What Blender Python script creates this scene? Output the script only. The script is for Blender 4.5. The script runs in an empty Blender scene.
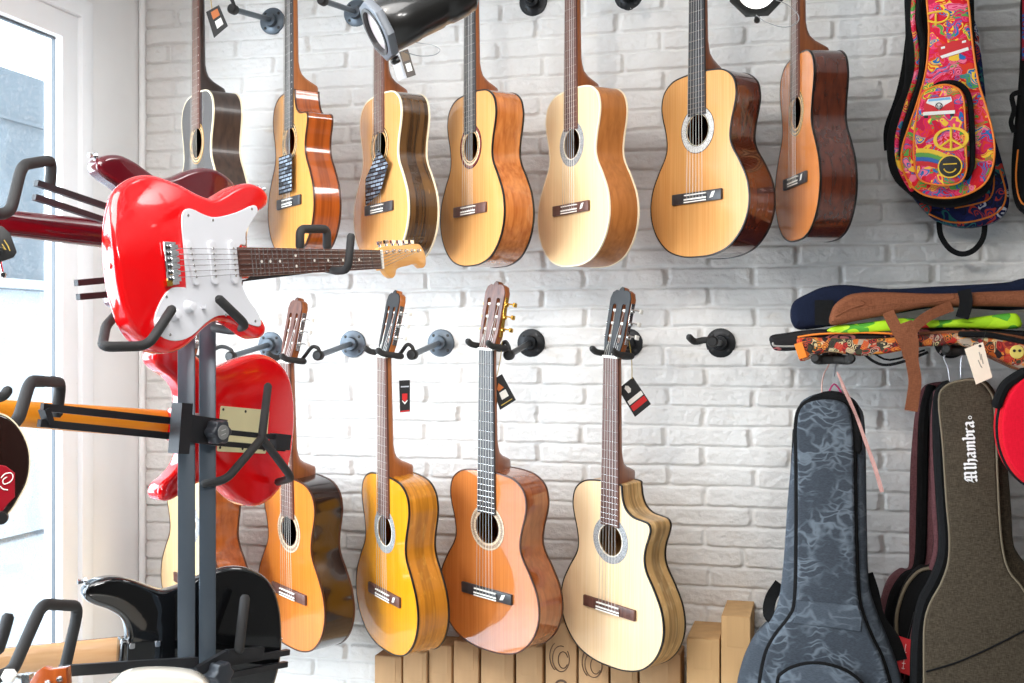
import bpy, bmesh, math, random
import numpy as np
from mathutils import Vector, Matrix
random.seed(7)
SC = bpy.context.scene
COL = SC.collection
PI = math.pi
# ------------------------------------------------------------------ camera
FPX = 1200.0
YAW = math.radians(14.5)
D = 3.42
CAM = Vector((0, -D, 1.7))
RGT = Vector((math.cos(YAW), math.sin(YAW), 0))
FWD = Vector((-math.sin(YAW), math.cos(YAW), 0))
UP = Vector((0, 0, 1))
cd = bpy.data.cameras.new('camera')
cam = bpy.data.objects.new('camera', cd); COL.objects.link(cam)
cd.sensor_width = 36; cd.lens = FPX / 1024 * 36; cd.clip_start = .02
cam.location = CAM; cam.rotation_euler = (PI / 2, 0, YAW)
SC.camera = cam
# ------------------------------------------------------------------ world, light, exposure
w = bpy.data.worlds.new('sky'); SC.world = w; w.use_nodes = True
bg = w.node_tree.nodes['Background']
bg.inputs[0].default_value = (.86, .93, 1, 1); bg.inputs[1].default_value = 2.6
SC.view_settings.view_transform = 'Standard'; SC.view_settings.look = 'None'
SC.view_settings.gamma = 1; SC.view_settings.use_curve_mapping = False
SC.view_settings.exposure = 0.22
def area(name, loc, target, sx, sy, power, col):
    l = bpy.data.lights.new(name, 'AREA'); l.shape = 'RECTANGLE'; l.size = sx; l.size_y = sy
    l.energy = power; l.color = col
    o = bpy.data.objects.new(name, l); COL.objects.link(o); o.location = loc
    o.rotation_euler = (Vector(target) - Vector(loc)).to_track_quat('-Z', 'Y').to_euler()
    return o
area('window_daylight', (-3.3, -2.1, 2.0), (0, -.6, 1.5), 2.6, 2.4, 290, (.87, .94, 1))
area('ceiling_fill_light', (-1.0, -2.5, 2.97), (-1.0, -2.4, 0), 1.8, 1.2, 55, (1, .98, .96))  # unseen soft fill, added to even out the light on the wall

# ------------------------------------------------------------------ helpers
def s2l(c):
    c = c / 255.0
    return c / 12.92 if c <= .04045 else ((c + .055) / 1.055) ** 2.4
def rgb(r, g, b): return (s2l(r), s2l(g), s2l(b), 1)
def P(px, py, z):
    return CAM + RGT * ((px - 512) / FPX * z) + FWD * z + UP * ((341.5 - py) / FPX * z)
def W(px, py, off=0):
    u = (px - 512) / FPX
    return P(px, py, (D - off) / (u * math.sin(YAW) + math.cos(YAW)))
def ray(px, py): return RGT * ((px - 512) / FPX) + FWD + UP * ((341.5 - py) / FPX)
def trace(M, px, py, y=0.0):
    """pixel -> local (x, z) on the thing's own plane y = const"""
    Mi = M.inverted(); o = Mi @ CAM; d = Mi.to_3x3() @ ray(px, py)
    t = (y - o.y) / d.y
    p = o + d * t
    return (p.x, p.z)
def traces(M, pts, y=0.0): return [trace(M, a, b, y) for a, b in pts]
def frame(loc, yaw): return Matrix.Translation(loc) @ Matrix.Rotation(yaw, 4, 'Z')

def link(name, bm, m, parent=None, smooth=True, angle=40):
    me = bpy.data.meshes.new(name); bmesh.ops.recalc_face_normals(bm, faces=bm.faces[:])
    if smooth:
        for f in bm.faces: f.smooth = True
        for e in bm.edges:
            if len(e.link_faces) == 2 and e.calc_face_angle(0) > math.radians(angle): e.smooth = False
    bm.to_mesh(me); bm.free()
    if m: me.materials.append(m)
    o = bpy.data.objects.new(name, me); COL.objects.link(o)
    if parent: o.parent = parent
    return o
def tag(o, label=None, cat=None, group=None, kind=None):
    if label: o['label'] = label
    if cat: o['category'] = cat
    if group: o['group'] = group
    if kind: o['kind'] = kind
    return o
def thing(name, M, label, cat, group=None):
    o = bpy.data.objects.new(name, None); COL.objects.link(o); o.empty_display_size = .05
    o.matrix_world = M
    return tag(o, label, cat, group)
def structure(o): o['kind'] = 'structure'; return o

def catmull(pts, n=6, closed=True):
    out = []; N = len(pts)
    rng = range(N) if closed else range(N - 1)
    pv = [Vector(p) for p in pts]
    for i in rng:
        if closed: a, b, c, d = pv[(i - 1) % N], pv[i], pv[(i + 1) % N], pv[(i + 2) % N]
        else: a, b, c, d = pv[max(i - 1, 0)], pv[i], pv[i + 1], pv[min(i + 2, N - 1)]
        for k in range(n):
            t = k / n
            out.append(.5 * ((2 * b) + (c - a) * t + (2 * a - 5 * b + 4 * c - d) * t * t + (3 * b - a - 3 * c + d) * t ** 3))
    if not closed: out.append(pv[-1])
    return out
def signed_area(p): return .5 * sum(p[i][0] * p[(i + 1) % len(p)][1] - p[(i + 1) % len(p)][0] * p[i][1] for i in range(len(p)))
def inset(pts, d):
    """offset a closed 2-D outline inwards by d (works for either winding)"""
    s = 1 if signed_area(pts) > 0 else -1
    out = []; n = len(pts)
    for i in range(n):
        a, b, c = Vector(pts[i - 1]), Vector(pts[i]), Vector(pts[(i + 1) % n])
        e1 = (b - a); e2 = (c - b)
        n1 = Vector((-e1.y, e1.x)).normalized() if e1.length > 1e-9 else Vector((0, 0))
        n2 = Vector((-e2.y, e2.x)).normalized() if e2.length > 1e-9 else n1
        nn = n1 + n2
        if nn.length < 1e-6: nn = n1
        nn.normalize(); k = max(.5, nn.dot(n1))
        out.append(b + nn * (s * d / k))
    return out
def fill(bm, loops):
    es = []
    for vs in loops:
        for i in range(len(vs)):
            a, b = vs[i], vs[(i + 1) % len(vs)]
            e = bm.edges.get((a, b)) or bm.edges.new((a, b)); es.append(e)
    bmesh.ops.triangle_fill(bm, use_beauty=True, use_dissolve=False, edges=es)
def ring3(bm, pts, y): return [bm.verts.new((p[0], y, p[1])) for p in pts]
def bridge(bm, a, b):
    n = len(a)
    for i in range(n):
        bm.faces.new((a[i], a[(i + 1) % n], b[(i + 1) % n], b[i]))
def slab(bm, outline, y0, y1, r=.004, steps=3, holes=(), rb=None, puff=0.0):
    """solid with the 2-D outline in xz, from y0 (front) to y1 (back), rounded edges"""
    rb = r if rb is None else rb
    rings = []
    for k in range(steps + 1):
        a = PI / 2 * k / steps
        rings.append((r * (1 - math.sin(a)), y0 + r * (1 - math.cos(a))))
    for k in range(steps + 1):
        a = PI / 2 * k / steps
        rings.append((rb * (1 - math.cos(a)), y1 - rb * (1 - math.sin(a))))
    vs = [ring3(bm, inset(outline, ins) if ins > 1e-7 else outline, y) for ins, y in rings]
    for a, b in zip(vs, vs[1:]): bridge(bm, a, b)
    hf = [ring3(bm, h, y0) for h in holes]; hb = [ring3(bm, h, y1) for h in holes]
    for a, b in zip(hf, hb): bridge(bm, a, b)
    fill(bm, [vs[0]] + hf); fill(bm, [vs[-1]] + hb)
    return bm
def ring_band(bm, outer, inner, y0, y1):
    a = ring3(bm, outer, y0); b = ring3(bm, inner, y0); c = ring3(bm, outer, y1); d = ring3(bm, inner, y1)
    bridge(bm, a, b); bridge(bm, c, a); bridge(bm, b, d); bridge(bm, d, c)
def box(bm, c, s, M=None):
    vs = [bm.verts.new((c[0] + s[0] * x / 2, c[1] + s[1] * y / 2, c[2] + s[2] * z / 2)) for x in (-1, 1) for y in (-1, 1) for z in (-1, 1)]
    for q in ((0, 1, 3, 2), (4, 6, 7, 5), (0, 4, 5, 1), (2, 3, 7, 6), (0, 2, 6, 4), (1, 5, 7, 3)):
        bm.faces.new([vs[i] for i in q])
    if M: bmesh.ops.transform(bm, matrix=M, verts=vs)
    return vs
def bevel_all(bm, r, seg=2):
    bmesh.ops.bevel(bm, geom=bm.edges[:], offset=r, segments=seg, affect='EDGES', profile=.5)
def bbox(c, s, r=.002, seg=2):
    bm = bmesh.new(); box(bm, c, s); bevel_all(bm, r, seg); return bm
def tube(bm, pts, r, n=8, smooth=0, closed=False, rounded=False, flat=None):
    """tube along a 3-D path; r may be a list; flat=(scale_a, scale_b) gives a strap section"""
    pv = [Vector(p) for p in pts]
    if smooth: pv = catmull3(pv, smooth, closed)
    N = len(pv); rs = [r] * N if not hasattr(r, '__len__') else [r[min(int(i * (len(r) - 1) / max(N - 1, 1) + .5), len(r) - 1)] for i in range(N)]
    if rounded and not closed:
        d0 = (pv[0] - pv[1]).normalized(); d1 = (pv[-1] - pv[-2]).normalized()
        a = [pv[0] + d0 * rs[0] * .6, ]; b = [pv[-1] + d1 * rs[-1] * .6]
        pv = a + pv + b; rs = [rs[0] * .6] + rs + [rs[-1] * .6]; N = len(pv)
    rings = []; up = None
    for i in range(N):
        t = (pv[(i + 1) % N] - pv[i - 1]) if closed else (pv[min(i + 1, N - 1)] - pv[max(i - 1, 0)])
        t.normalize()
        if up is None:
            up = Vector((0, 0, 1)) if abs(t.z) < .9 else Vector((0, 1, 0))
        up = (up - t * up.dot(t)); up.normalize(); sd = t.cross(up)
        fa, fb = flat if flat else (1, 1)
        rings.append([bm.verts.new(pv[i] + (up * math.sin(2 * PI * k / n) * fa + sd * math.cos(2 * PI * k / n) * fb) * rs[i]) for k in range(n)])
    for i in range(N - 1 + (1 if closed else 0)): bridge(bm, rings[i], rings[(i + 1) % N])
    if not closed:
        bm.faces.new(rings[0]); bm.faces.new(rings[-1])
    return bm
def catmull3(pv, n, closed=False):
    return [Vector(p) for p in catmull([tuple(p) for p in pv], n, closed)]
def fillet(pts, r, n=5):
    """round the corners of an open 3-D polyline"""
    pv = [Vector(p) for p in pts]; out = [pv[0]]
    for i in range(1, len(pv) - 1):
        a, b, c = pv[i - 1], pv[i], pv[i + 1]
        rr = min(r, (a - b).length * .45, (c - b).length * .45)
        p, q = b + (a - b).normalized() * rr, b + (c - b).normalized() * rr
        for k in range(n + 1):
            t = k / n; out.append(p * (1 - t) ** 2 + b * 2 * t * (1 - t) + q * t * t)
    out.append(pv[-1]); return out
def lathe(bm, prof, M, n=24):
    """profile [(radius, along)] turned about local Y of M"""
    rings = []
    for r, y in prof:
        rings.append([bm.verts.new(M @ Vector((r * math.cos(2 * PI * k / n), y, r * math.sin(2 * PI * k / n)))) for k in range(n)])
    for a, b in zip(rings, rings[1:]): bridge(bm, a, b)
    bm.faces.new(rings[0]); bm.faces.new(rings[-1])
    return bm
def circle(cx, cz, r, n=40, a0=0): return [Vector((cx + r * math.cos(a0 + 2 * PI * k / n), cz + r * math.sin(a0 + 2 * PI * k / n))) for k in range(n)]
def rounded_rect(x0, z0, x1, z1, r, n=5):
    out = []
    for cx, cz, a in ((x1 - r, z1 - r, 0), (x0 + r, z1 - r, 90), (x0 + r, z0 + r, 180), (x1 - r, z0 + r, 270)):
        for k in range(n + 1):
            t = math.radians(a + 90 * k / n); out.append(Vector((cx + r * math.cos(t), cz + r * math.sin(t))))
    return out

# ------------------------------------------------------------------ materials
MATS = {}
class NT:
    def __init__(s, name):
        s.m = bpy.data.materials.new(name); s.m.use_nodes = True; s.t = s.m.node_tree
        s.b = s.t.nodes['Principled BSDF']
    def n(s, typ, **kw):
        x = s.t.nodes.new(typ)
        for k, v in kw.items():
            if k.startswith('i_'): x.inputs[k[2:].replace('_', ' ')].default_value = v
            else: setattr(x, k, v)
        return x
    def l(s, a, b): s.t.links.new(a, b)
    def ramp(s, fac, stops, interp='LINEAR'):
        r = s.n('ShaderNodeValToRGB'); cr = r.color_ramp; cr.interpolation = interp
        while len(cr.elements) > 1: cr.elements.remove(cr.elements[-1])
        cr.elements[0].position = stops[0][0]; cr.elements[0].color = stops[0][1]
        for p, c in stops[1:]:
            e = cr.elements.new(p); e.color = c
        s.l(fac, r.inputs[0]); return r
    def coords(s, scale=(1, 1, 1), kind='Object', rot=(0, 0, 0), loc=(0, 0, 0)):
        tc = s.n('ShaderNodeTexCoord'); mp = s.n('ShaderNodeMapping')
        mp.inputs['Scale'].default_value = scale; mp.inputs['Rotation'].default_value = rot; mp.inputs['Location'].default_value = loc
        s.l(tc.outputs[kind], mp.inputs[0]); return mp.outputs[0]
    def noise(s, vec, scale, detail=3, dist=0, rough=.5):
        x = s.n('ShaderNodeTexNoise'); x.inputs['Scale'].default_value = scale; x.inputs['Detail'].default_value = detail
        x.inputs['Distortion'].default_value = dist; x.inputs['Roughness'].default_value = rough
        s.l(vec, x.inputs['Vector']); return x.outputs['Fac']
    def bump(s, h, strength=.3, dist=.002):
        x = s.n('ShaderNodeBump'); x.inputs['Strength'].default_value = strength; x.inputs['Distance'].default_value = dist
        s.l(h, x.inputs['Height']); s.l(x.outputs[0], s.b.inputs['Normal'])
    def mix(s, fac, a, b, mode='MIX'):
        x = s.n('ShaderNodeMix'); x.data_type = 'RGBA'; x.blend_type = mode
        for v, i in ((fac, 0), (a, 6), (b, 7)):
            if hasattr(v, 'default_value') or hasattr(v, 'is_linked'): s.l(v, x.inputs[i])
            else: x.inputs[i].default_value = v
        return x.outputs[2]
def plain(name, col, rough=.5, metal=0, coat=0, spec=.5, emit=0, bumpscale=0, bumpstr=.2, sheen=0):
    if name in MATS: return MATS[name]
    t = NT(name); b = t.b
    b.inputs['Base Color'].default_value = col; b.inputs['Roughness'].default_value = rough; b.inputs['Metallic'].default_value = metal
    b.inputs['Coat Weight'].default_value = coat; b.inputs['Coat Roughness'].default_value = .04; b.inputs['Specular IOR Level'].default_value = spec
    if emit: b.inputs['Emission Color'].default_value = col; b.inputs['Emission Strength'].default_value = emit
    v = t.coords()
    if bumpscale: t.bump(t.noise(v, bumpscale), bumpstr, .001)
    else:
        x = t.noise(v, 60, 2)                                   # slight wear in the gloss
        mr = t.n('ShaderNodeMapRange'); mr.inputs['To Min'].default_value = max(rough - .05, .02); mr.inputs['To Max'].default_value = min(rough + .05, 1)
        t.l(x, mr.inputs[0]); t.l(mr.outputs[0], b.inputs['Roughness'])
    if sheen: b.inputs['Sheen Weight'].default_value = sheen
    MATS[name] = t.m; return t.m
def wood(name, c1, c2, fine=220, along=4, rough=.35, coat=.0, streak=0.0, contrast=(.3, .7), streakcol=None, croughness=.03, ior=1.5):
    """straight vertical grain (object Z), optional broad dark streaks"""
    if name in MATS: return MATS[name]
    t = NT(name); b = t.b
    v = t.coords((fine, fine, along))
    f = t.noise(v, 1, 3, .3)
    r = t.ramp(f, [(contrast[0], c1), (contrast[1], c2)])
    out = r.outputs[0]
    v2 = t.coords((9, 9, 1.2)); f2 = t.noise(v2, 1, 2, .2)
    r2 = t.ramp(f2, [(.35, (.82, .82, .82, 1)), (.65, (1.08, 1.05, 1.0, 1))])
    out = t.mix(.7, out, r2.outputs[0], 'MULTIPLY')
    if streak:
        v3 = t.coords((2.5, 75, 2.2)); f3 = t.noise(v3, 1, 3, .5)
        r3 = t.ramp(f3, [(.42, streakcol or (.1, .05, .02, 1)), (.56, (1, 1, 1, 1))])
        out = t.mix(streak, out, r3.outputs[0], 'MULTIPLY')
    t.l(out, b.inputs['Base Color'])
    b.inputs['Roughness'].default_value = rough; b.inputs['Coat Weight'].default_value = coat; b.inputs['Coat Roughness'].default_value = croughness; b.inputs['Coat IOR'].default_value = ior
    t.bump(f, .05, .0004)
    MATS[name] = t.m; return t.m

# ------------------------------------------------------------------ the room
def painted(name, col, rough=.6, bump=True, stain=False):
    t = NT(name); v = t.coords((1, 1, 1))
    f = t.noise(v, 1.7, 4)
    d = tuple(x * .9 for x in col[:3]) + (1,)
    r = t.ramp(f, [(.35, d), (.6, col)])
    out = r.outputs[0]
    if stain:
        s = t.noise(t.coords((7, 7, 16)), 1, 5, .4)
        r2 = t.ramp(s, [(.62, (1, 1, 1, 1)), (.72, (.93, .9, .86, 1)), (.8, (.72, .55, .38, 1))])
        out = t.mix(1, out, r2.outputs[0], 'MULTIPLY')
    t.l(out, t.b.inputs['Base Color']); t.b.inputs['Roughness'].default_value = rough
    if bump: t.bump(t.noise(t.coords(), 90, 6, 0, .65), .7, .005)
    return t.m
BRICK = painted('white_painted_brick', rgb(236, 233, 229), .5, True, True)
WHITE = painted('white_paint', rgb(246, 245, 243), .45, False)
PVC = plain('white_window_plastic', rgb(246, 247, 248), .3)

def brick_wall():
    x0, x1, z0, z1 = -2.1, 1.9, 0.0, 3.0
    nx, nz = 860, 1000
    rng = np.random.default_rng(3)
    xs = np.linspace(x0, x1, nx); zs = np.linspace(z0, z1, nz)
    X, Z = np.meshgrid(xs, zs)
    def smooth_noise(cx, cz, seed):
        g = np.random.default_rng(seed).random((int((z1 - z0) / cz) + 4, int((x1 - x0) / cx) + 4)) - .5
        u = (X - x0) / cx; v = (Z - z0) / cz
        i = u.astype(int); j = v.astype(int); fu = u - i; fv = v - j
        fu = fu * fu * (3 - 2 * fu); fv = fv * fv * (3 - 2 * fv)
        return (g[j, i] * (1 - fu) + g[j, i + 1] * fu) * (1 - fv) + (g[j + 1, i] * (1 - fu) + g[j + 1, i + 1] * fu) * fv
    RH = .0563; zb = 1.6845 - 29 * RH
    xa, xb = W(665, 276).x, W(750.6, 276).x; BL = xb - xa
    Zw = Z + smooth_noise(.11, .04, 1) * .0045 + smooth_noise(.02, .015, 5) * .0028
    Xw = X + smooth_noise(.03, .02, 2) * .007
    row = np.floor((Zw - zb) / RH).astype(int); fz = (Zw - zb) - row * RH
    joff = rng.normal(0, .008, 400)[(row + 50) % 400]
    sh = np.where((row % 2) == ((30) % 2), 0, .5) * BL + joff
    col = np.floor((Xw - xa - sh) / BL).astype(int); fx = (Xw - xa - sh) - col * BL
    idx = (row + 60) * 71 + (col + 30); idx %= 9000
    r1 = rng.random(9000)[idx]; r2 = rng.random(9000)[idx]; r3 = rng.random(9000)[idx]; r4 = rng.random(9000)[idx]
    gz0 = .0018 + r1 * .003; gz1 = .0018 + r2 * .003; gx0 = .003 + r3 * .004; gx1 = .003 + r4 * .004
    def sd(fx, fz, R):
        ax = np.minimum(fx - gx0, BL - gx1 - fx); az = np.minimum(fz - gz0, RH - gz1 - fz)
        inside = np.minimum(ax, az)
        corner = R - np.hypot(np.clip(R - ax, 0, None), np.clip(R - az, 0, None))
        return np.where((ax < R) & (az < R), corner, inside)
    s = sd(fx, fz, .009)
    t = np.clip(s / .0030, 0, 1); prof = np.sin(t * PI / 2)
    H = prof * (.0075 + r2 * .005) + (r1 - .5) * .002 * t + ((r3 - .5) * .05 * (fz - RH / 2) + (r4 - .5) * .016 * (fx - BL / 2)) * t
    H += smooth_noise(.06, .03, 8) * .003 * t + (smooth_noise(.018, .012, 9) * .0022 + smooth_noise(.010, .007, 12) * .0020) * (t * .8 + .2)
    co = np.stack([X.ravel(), -H.ravel(), Z.ravel()], 1)
    a = (np.arange(nz - 1)[:, None] * nx + np.arange(nx - 1)[None]).ravel()
    q = np.stack([a, a + 1, a + nx + 1, a + nx], 1)
    me = bpy.data.meshes.new('wall_back')
    me.vertices.add(len(co)); me.vertices.foreach_set('co', co.ravel())
    me.loops.add(q.size); me.loops.foreach_set('vertex_index', q.ravel().astype(np.int32))
    me.polygons.add(len(q)); me.polygons.foreach_set('loop_start', np.arange(0, q.size, 4, dtype=np.int32))
    try: me.polygons.foreach_set('loop_total', np.full(len(q), 4, dtype=np.int32))
    except Exception: pass
    me.update(calc_edges=True); me.validate()
    me.polygons.foreach_set('use_smooth', np.ones(len(q), dtype=bool))
    me.materials.append(BRICK)
    o = bpy.data.objects.new('wall_back', me); COL.objects.link(o); return o
structure(brick_wall())
bm = bmesh.new(); box(bm, (-.1, .08, 1.5), (4.2, .12, 3.0)); structure(link('wall_back_core', bm, WHITE, None, False))
LX = -2.1
def tiled_floor():
    t = NT('floor_planks'); v = t.coords()
    n = t.n('ShaderNodeTexBrick'); n.inputs['Scale'].default_value = 1; n.inputs['Brick Width'].default_value = 1.2; n.inputs['Row Height'].default_value = .16
    n.inputs['Color1'].default_value = rgb(206, 205, 202); n.inputs['Color2'].default_value = rgb(196, 195, 192); n.inputs['Mortar'].default_value = rgb(150, 148, 146); n.inputs['Mortar Size'].default_value = .003
    t.l(v, n.inputs[0]); t.l(n.outputs[0], t.b.inputs['Base Color']); t.b.inputs['Roughness'].default_value = .4
    return t.m
bm = bmesh.new(); box(bm, (.4, -2.8, -.05), (5.3, 5.9, .1)); structure(link('floor', bm, tiled_floor(), None, False))
bm = bmesh.new(); box(bm, (.4, -2.8, 3.05), (5.3, 5.9, .1)); structure(link('ceiling', bm, WHITE, None, False))
SHOP = painted('shop_grey_paint', rgb(96, 92, 88), .8, False)
bm = bmesh.new(); box(bm, (3.0, -2.8, 1.5), (.1, 5.9, 3.0)); structure(link('wall_right', bm, SHOP, None, False))
bm = bmesh.new(); box(bm, (.4, -5.7, 1.5), (5.3, .1, 3.0)); structure(link('wall_front', bm, SHOP, None, False))
bm = bmesh.new(); box(bm, (2.45, .03, 1.5), (1.1, .1, 3.0)); structure(link('wall_back_side', bm, SHOP, None, False))
bm = bmesh.new(); box(bm, (LX - .06, -4.53, 1.5), (.12, 2.26, 3.0)); structure(link('wall_left_front', bm, SHOP, None, False))
# left wall: white plain strip beside the corner, then the glazed shop door
bm = bmesh.new(); box(bm, (LX - .06, -.1485, 1.5), (.12, .297, 3.0)); structure(link('wall_left', bm, WHITE, None, False))
bm = bmesh.new(); box(bm, (LX - .06, -1.85, 2.85), (.12, 3.106, .3)); structure(link('wall_left_lintel', bm, WHITE, None, False))
bm = bmesh.new(); box(bm, (LX - .06, -1.85, .12), (.12, 3.106, .24)); structure(link('wall_left_plinth', bm, WHITE, None, False))
def window_frame(name, ya, yb, za, zb, wd, x0, x1):
    bm = bmesh.new(); yc = (ya + yb) / 2; zc = (za + zb) / 2
    o = [Vector(p) for p in ((ya, za), (yb, za), (yb, zb), (ya, zb))]
    i = [Vector(p) for p in ((ya - wd, za + wd), (yb + wd, za + wd), (yb + wd, zb - wd), (ya - wd, zb - wd))]
    for lp, q in ((o, i),):
        A = [bm.verts.new((x1, p.x, p.y)) for p in o]; B = [bm.verts.new((x1, p.x, p.y)) for p in i]
        Cc = [bm.verts.new((x0, p.x, p.y)) for p in o]; Dd = [bm.verts.new((x0, p.x, p.y)) for p in i]
        bridge(bm, A, B); bridge(bm, Cc, A); bridge(bm, B, Dd); bridge(bm, Dd, Cc)
    bevel_all(bm, .004, 2)
    return structure(link(name, bm, PVC, None))
window_frame('window_1_casing', -.297, -1.70, .24, 2.70, .055, LX - .09, LX + .016)
window_frame('window_1_sash', -.352, -1.645, .295, 2.645, .075, LX - .06, LX + .002)
window_frame('window_2_casing', -1.70, -3.40, .24, 2.70, .055, LX - .09, LX + .016)
window_frame('window_2_sash', -1.755, -3.345, .295, 2.645, .075, LX - .06, LX + .002)
def glass_mat():
    t = NT('dusty_window_glass'); nt = t.t
    f = t.noise(t.coords(), 95, 3, 0, .7); f2 = t.noise(t.coords(), 4, 3)
    dust = t.ramp(f, [(.5, (.02, .02, .02, 1)), (.72, (.3, .3, .3, 1))])
    tr = t.n('ShaderNodeBsdfTransparent'); tr.inputs[0].default_value = (.95, .98, 1, 1)
    gl = t.n('ShaderNodeBsdfGlossy'); gl.inputs['Roughness'].default_value = .02
    df = t.n('ShaderNodeBsdfDiffuse'); df.inputs[0].default_value = rgb(235, 240, 244)
    m1 = t.n('ShaderNodeMixShader'); lw = t.n('ShaderNodeLayerWeight'); lw.inputs[0].default_value = .5; pw = t.n('ShaderNodeMath', operation='POWER'); pw.inputs[1].default_value = 4; t.l(lw.outputs['Facing'], pw.inputs[0]); fr = t.n('ShaderNodeMath', operation='MULTIPLY_ADD'); fr.inputs[1].default_value = .9; fr.inputs[2].default_value = .04; t.l(pw.outputs[0], fr.inputs[0])
    t.l(fr.outputs[0], m1.inputs[0]); t.l(tr.outputs[0], m1.inputs[1]); t.l(gl.outputs[0], m1.inputs[2])
    m2 = t.n('ShaderNodeMixShader'); t.l(dust.outputs[0], m2.inputs[0]); t.l(m1.outputs[0], m2.inputs[1]); t.l(df.outputs[0], m2.inputs[2])
    t.l(m2.outputs[0], nt.nodes['Material Output'].inputs[0]); return t.m
GLASS = glass_mat()
for n, ya, yb in (('window_1_pane', -.427, -1.57), ('window_2_pane', -1.83, -3.27)):
    bm = bmesh.new(); box(bm, (LX - .035, (ya + yb) / 2, 1.47), (.006, abs(yb - ya) + .01, 2.21)); structure(link(n, bm, GLASS, None, False))
bm = bmesh.new()
for ya, yb in ((-.425, -1.572), (-1.828, -3.272)):
    for y in (ya, yb): box(bm, (LX - .028, y, 1.47), (.012, .008, 2.2))
    for z in (.372, 2.568): box(bm, (LX - .028, (ya + yb) / 2, z), (.012, abs(yb - ya), .008))
structure(link('window_1_gasket', bm, plain('grey_rubber_gasket', rgb(92, 98, 104), .6), None, False))
# corner pipe trim
bm = bmesh.new()
for x, r in ((LX + .012, .010),):
    tube(bm, [(x, -.03, .02), (x, -.03, 2.98)], r, 12)
structure(link('trim_1', bm, WHITE))
bm = bmesh.new(); box(bm, (LX + .004, -.012, 1.5), (.016, .022, 2.98)); structure(link('trim_2', bm, WHITE, None, False))
# street beyond the glass
FAC = plain('grey_street_facade', rgb(112, 124, 132), .9); FAC2 = plain('pale_street_facade', rgb(200, 208, 213), .9)
bm = bmesh.new()
box(bm, (-7.0, 1.0, 3.1), (.4, 14, 1.9))
box(bm, (-6.75, 4.2, 3.3), (.25, .45, 2.4)); box(bm, (-6.75, 2.4, 3.3), (.25, .3, 2.4)); box(bm, (-6.75, 6.4, 3.3), (.25, .3, 2.4))
box(bm, (-6.78, 1.0, 3.62), (.06, 14, .03))
structure(link('wall_street', bm, FAC, None, False))
bm = bmesh.new(); box(bm, (-7.0, 1.0, 1.1), (.3, 14, 2.2)); box(bm, (-6.9, 1, 2.2), (.4, 14, .08)); structure(link('wall_street_base', bm, FAC2, None, False))
bm = bmesh.new(); box(bm, (-4.8, 1.0, -.1), (5.1, 14, .1)); structure(link('ground_pavement', bm, plain('pavement', rgb(196, 204, 210), .9), None, False))

# ------------------------------------------------------------------ classical guitars on the wall
BLACK = plain('matte_black', rgb(26, 25, 25), .45)
RUBBER = plain('black_rubber', rgb(38, 37, 36), .7, bumpscale=300)
STEEL = plain('silver_metal', rgb(205, 205, 203), .25, 1)
GOLD = plain('gold_metal', rgb(222, 176, 84), .25, 1)
BONE = plain('bone_white', rgb(240, 236, 226), .4)
NYLON = plain('nylon_string', rgb(214, 210, 204), .3)
WOUND = plain('wound_string', rgb(176, 170, 160), .3, .6)
EBONY = wood('ebony_board', rgb(38, 36, 37), rgb(62, 60, 62), 150, 4, .4)
ROSEB = wood('rosewood_board', rgb(68, 40, 34), rgb(112, 72, 60), 150, 4, .42)
MAHOG = wood('mahogany_neck', rgb(120, 62, 28), rgb(160, 92, 46), 130, 4, .35, .3)
CEDARN = wood('cedar_neck', rgb(150, 84, 36), rgb(186, 112, 56), 130, 4, .35, .3)
DARKN = wood('dark_neck', rgb(36, 24, 20), rgb(56, 38, 30), 130, 4, .35, .3)
HEADB = plain('black_headstock_veneer', rgb(24, 24, 26), .55)
PEARL = plain('pearl_button', rgb(236, 232, 224), .25)
SPRUCE = wood('spruce_top', rgb(226, 186, 132), rgb(240, 206, 156), 260, 3, .25, .7)
HONEY = wood('honey_spruce_top', rgb(208, 144, 80), rgb(222, 164, 100), 260, 3, .22, 1)
AMBER = wood('amber_cedar_top', rgb(206, 138, 66), rgb(224, 158, 82), 240, 3, .22, 1)
PALE = wood('pale_spruce_top', rgb(236, 198, 150), rgb(244, 211, 170), 260, 3, .4, .25)
CREAM = wood('cream_spruce_top', rgb(232, 194, 144), rgb(242, 210, 162), 260, 3, .35, .4)
ORANGE = wood('orange_cedar_top', rgb(204, 112, 36), rgb(222, 132, 52), 240, 3, .2, 1, ior=1.95)
YELLOW = wood('yellow_orange_top', rgb(222, 140, 16), rgb(238, 160, 30), 240, 3, .2, 1, ior=1.95)
BROWNC = wood('brown_cedar_top', rgb(184, 104, 48), rgb(202, 122, 62), 240, 3, .15, 1, ior=1.95)
BLKTOP = wood('black_stained_top', rgb(42, 44, 48), rgb(60, 62, 66), 240, 3, .15, 1, ior=1.95)
SAP = wood('sapele_sides', rgb(160, 86, 34), rgb(198, 122, 60), 90, 3, .25, .8)
MAH = wood('red_mahogany_sides', rgb(64, 26, 14), rgb(98, 44, 24), 90, 3, .2, 1)
KOA = wood('koa_sides', rgb(172, 84, 26), rgb(222, 134, 56), 50, 2, .15, 1, .4, (.3, .12, .05, 1))
ROSE = wood('rosewood_sides', rgb(92, 64, 34), rgb(140, 104, 60), 60, 2, .2, 1, .7, (.3, .22, .16, 1))
DROSE = wood('dark_rosewood_sides', rgb(40, 24, 18), rgb(66, 40, 28), 60, 2, .2, .45, .6, (.2, .12, .1, 1))
WENGE = wood('dark_brown_sides', rgb(44, 32, 26), rgb(72, 54, 44), 60, 3, .4, .2)
OVANG = wood('striped_ovangkol_sides', rgb(212, 168, 108), rgb(230, 192, 134), 80, 2, .35, .3, .5, (.5, .36, .22, 1))
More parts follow.
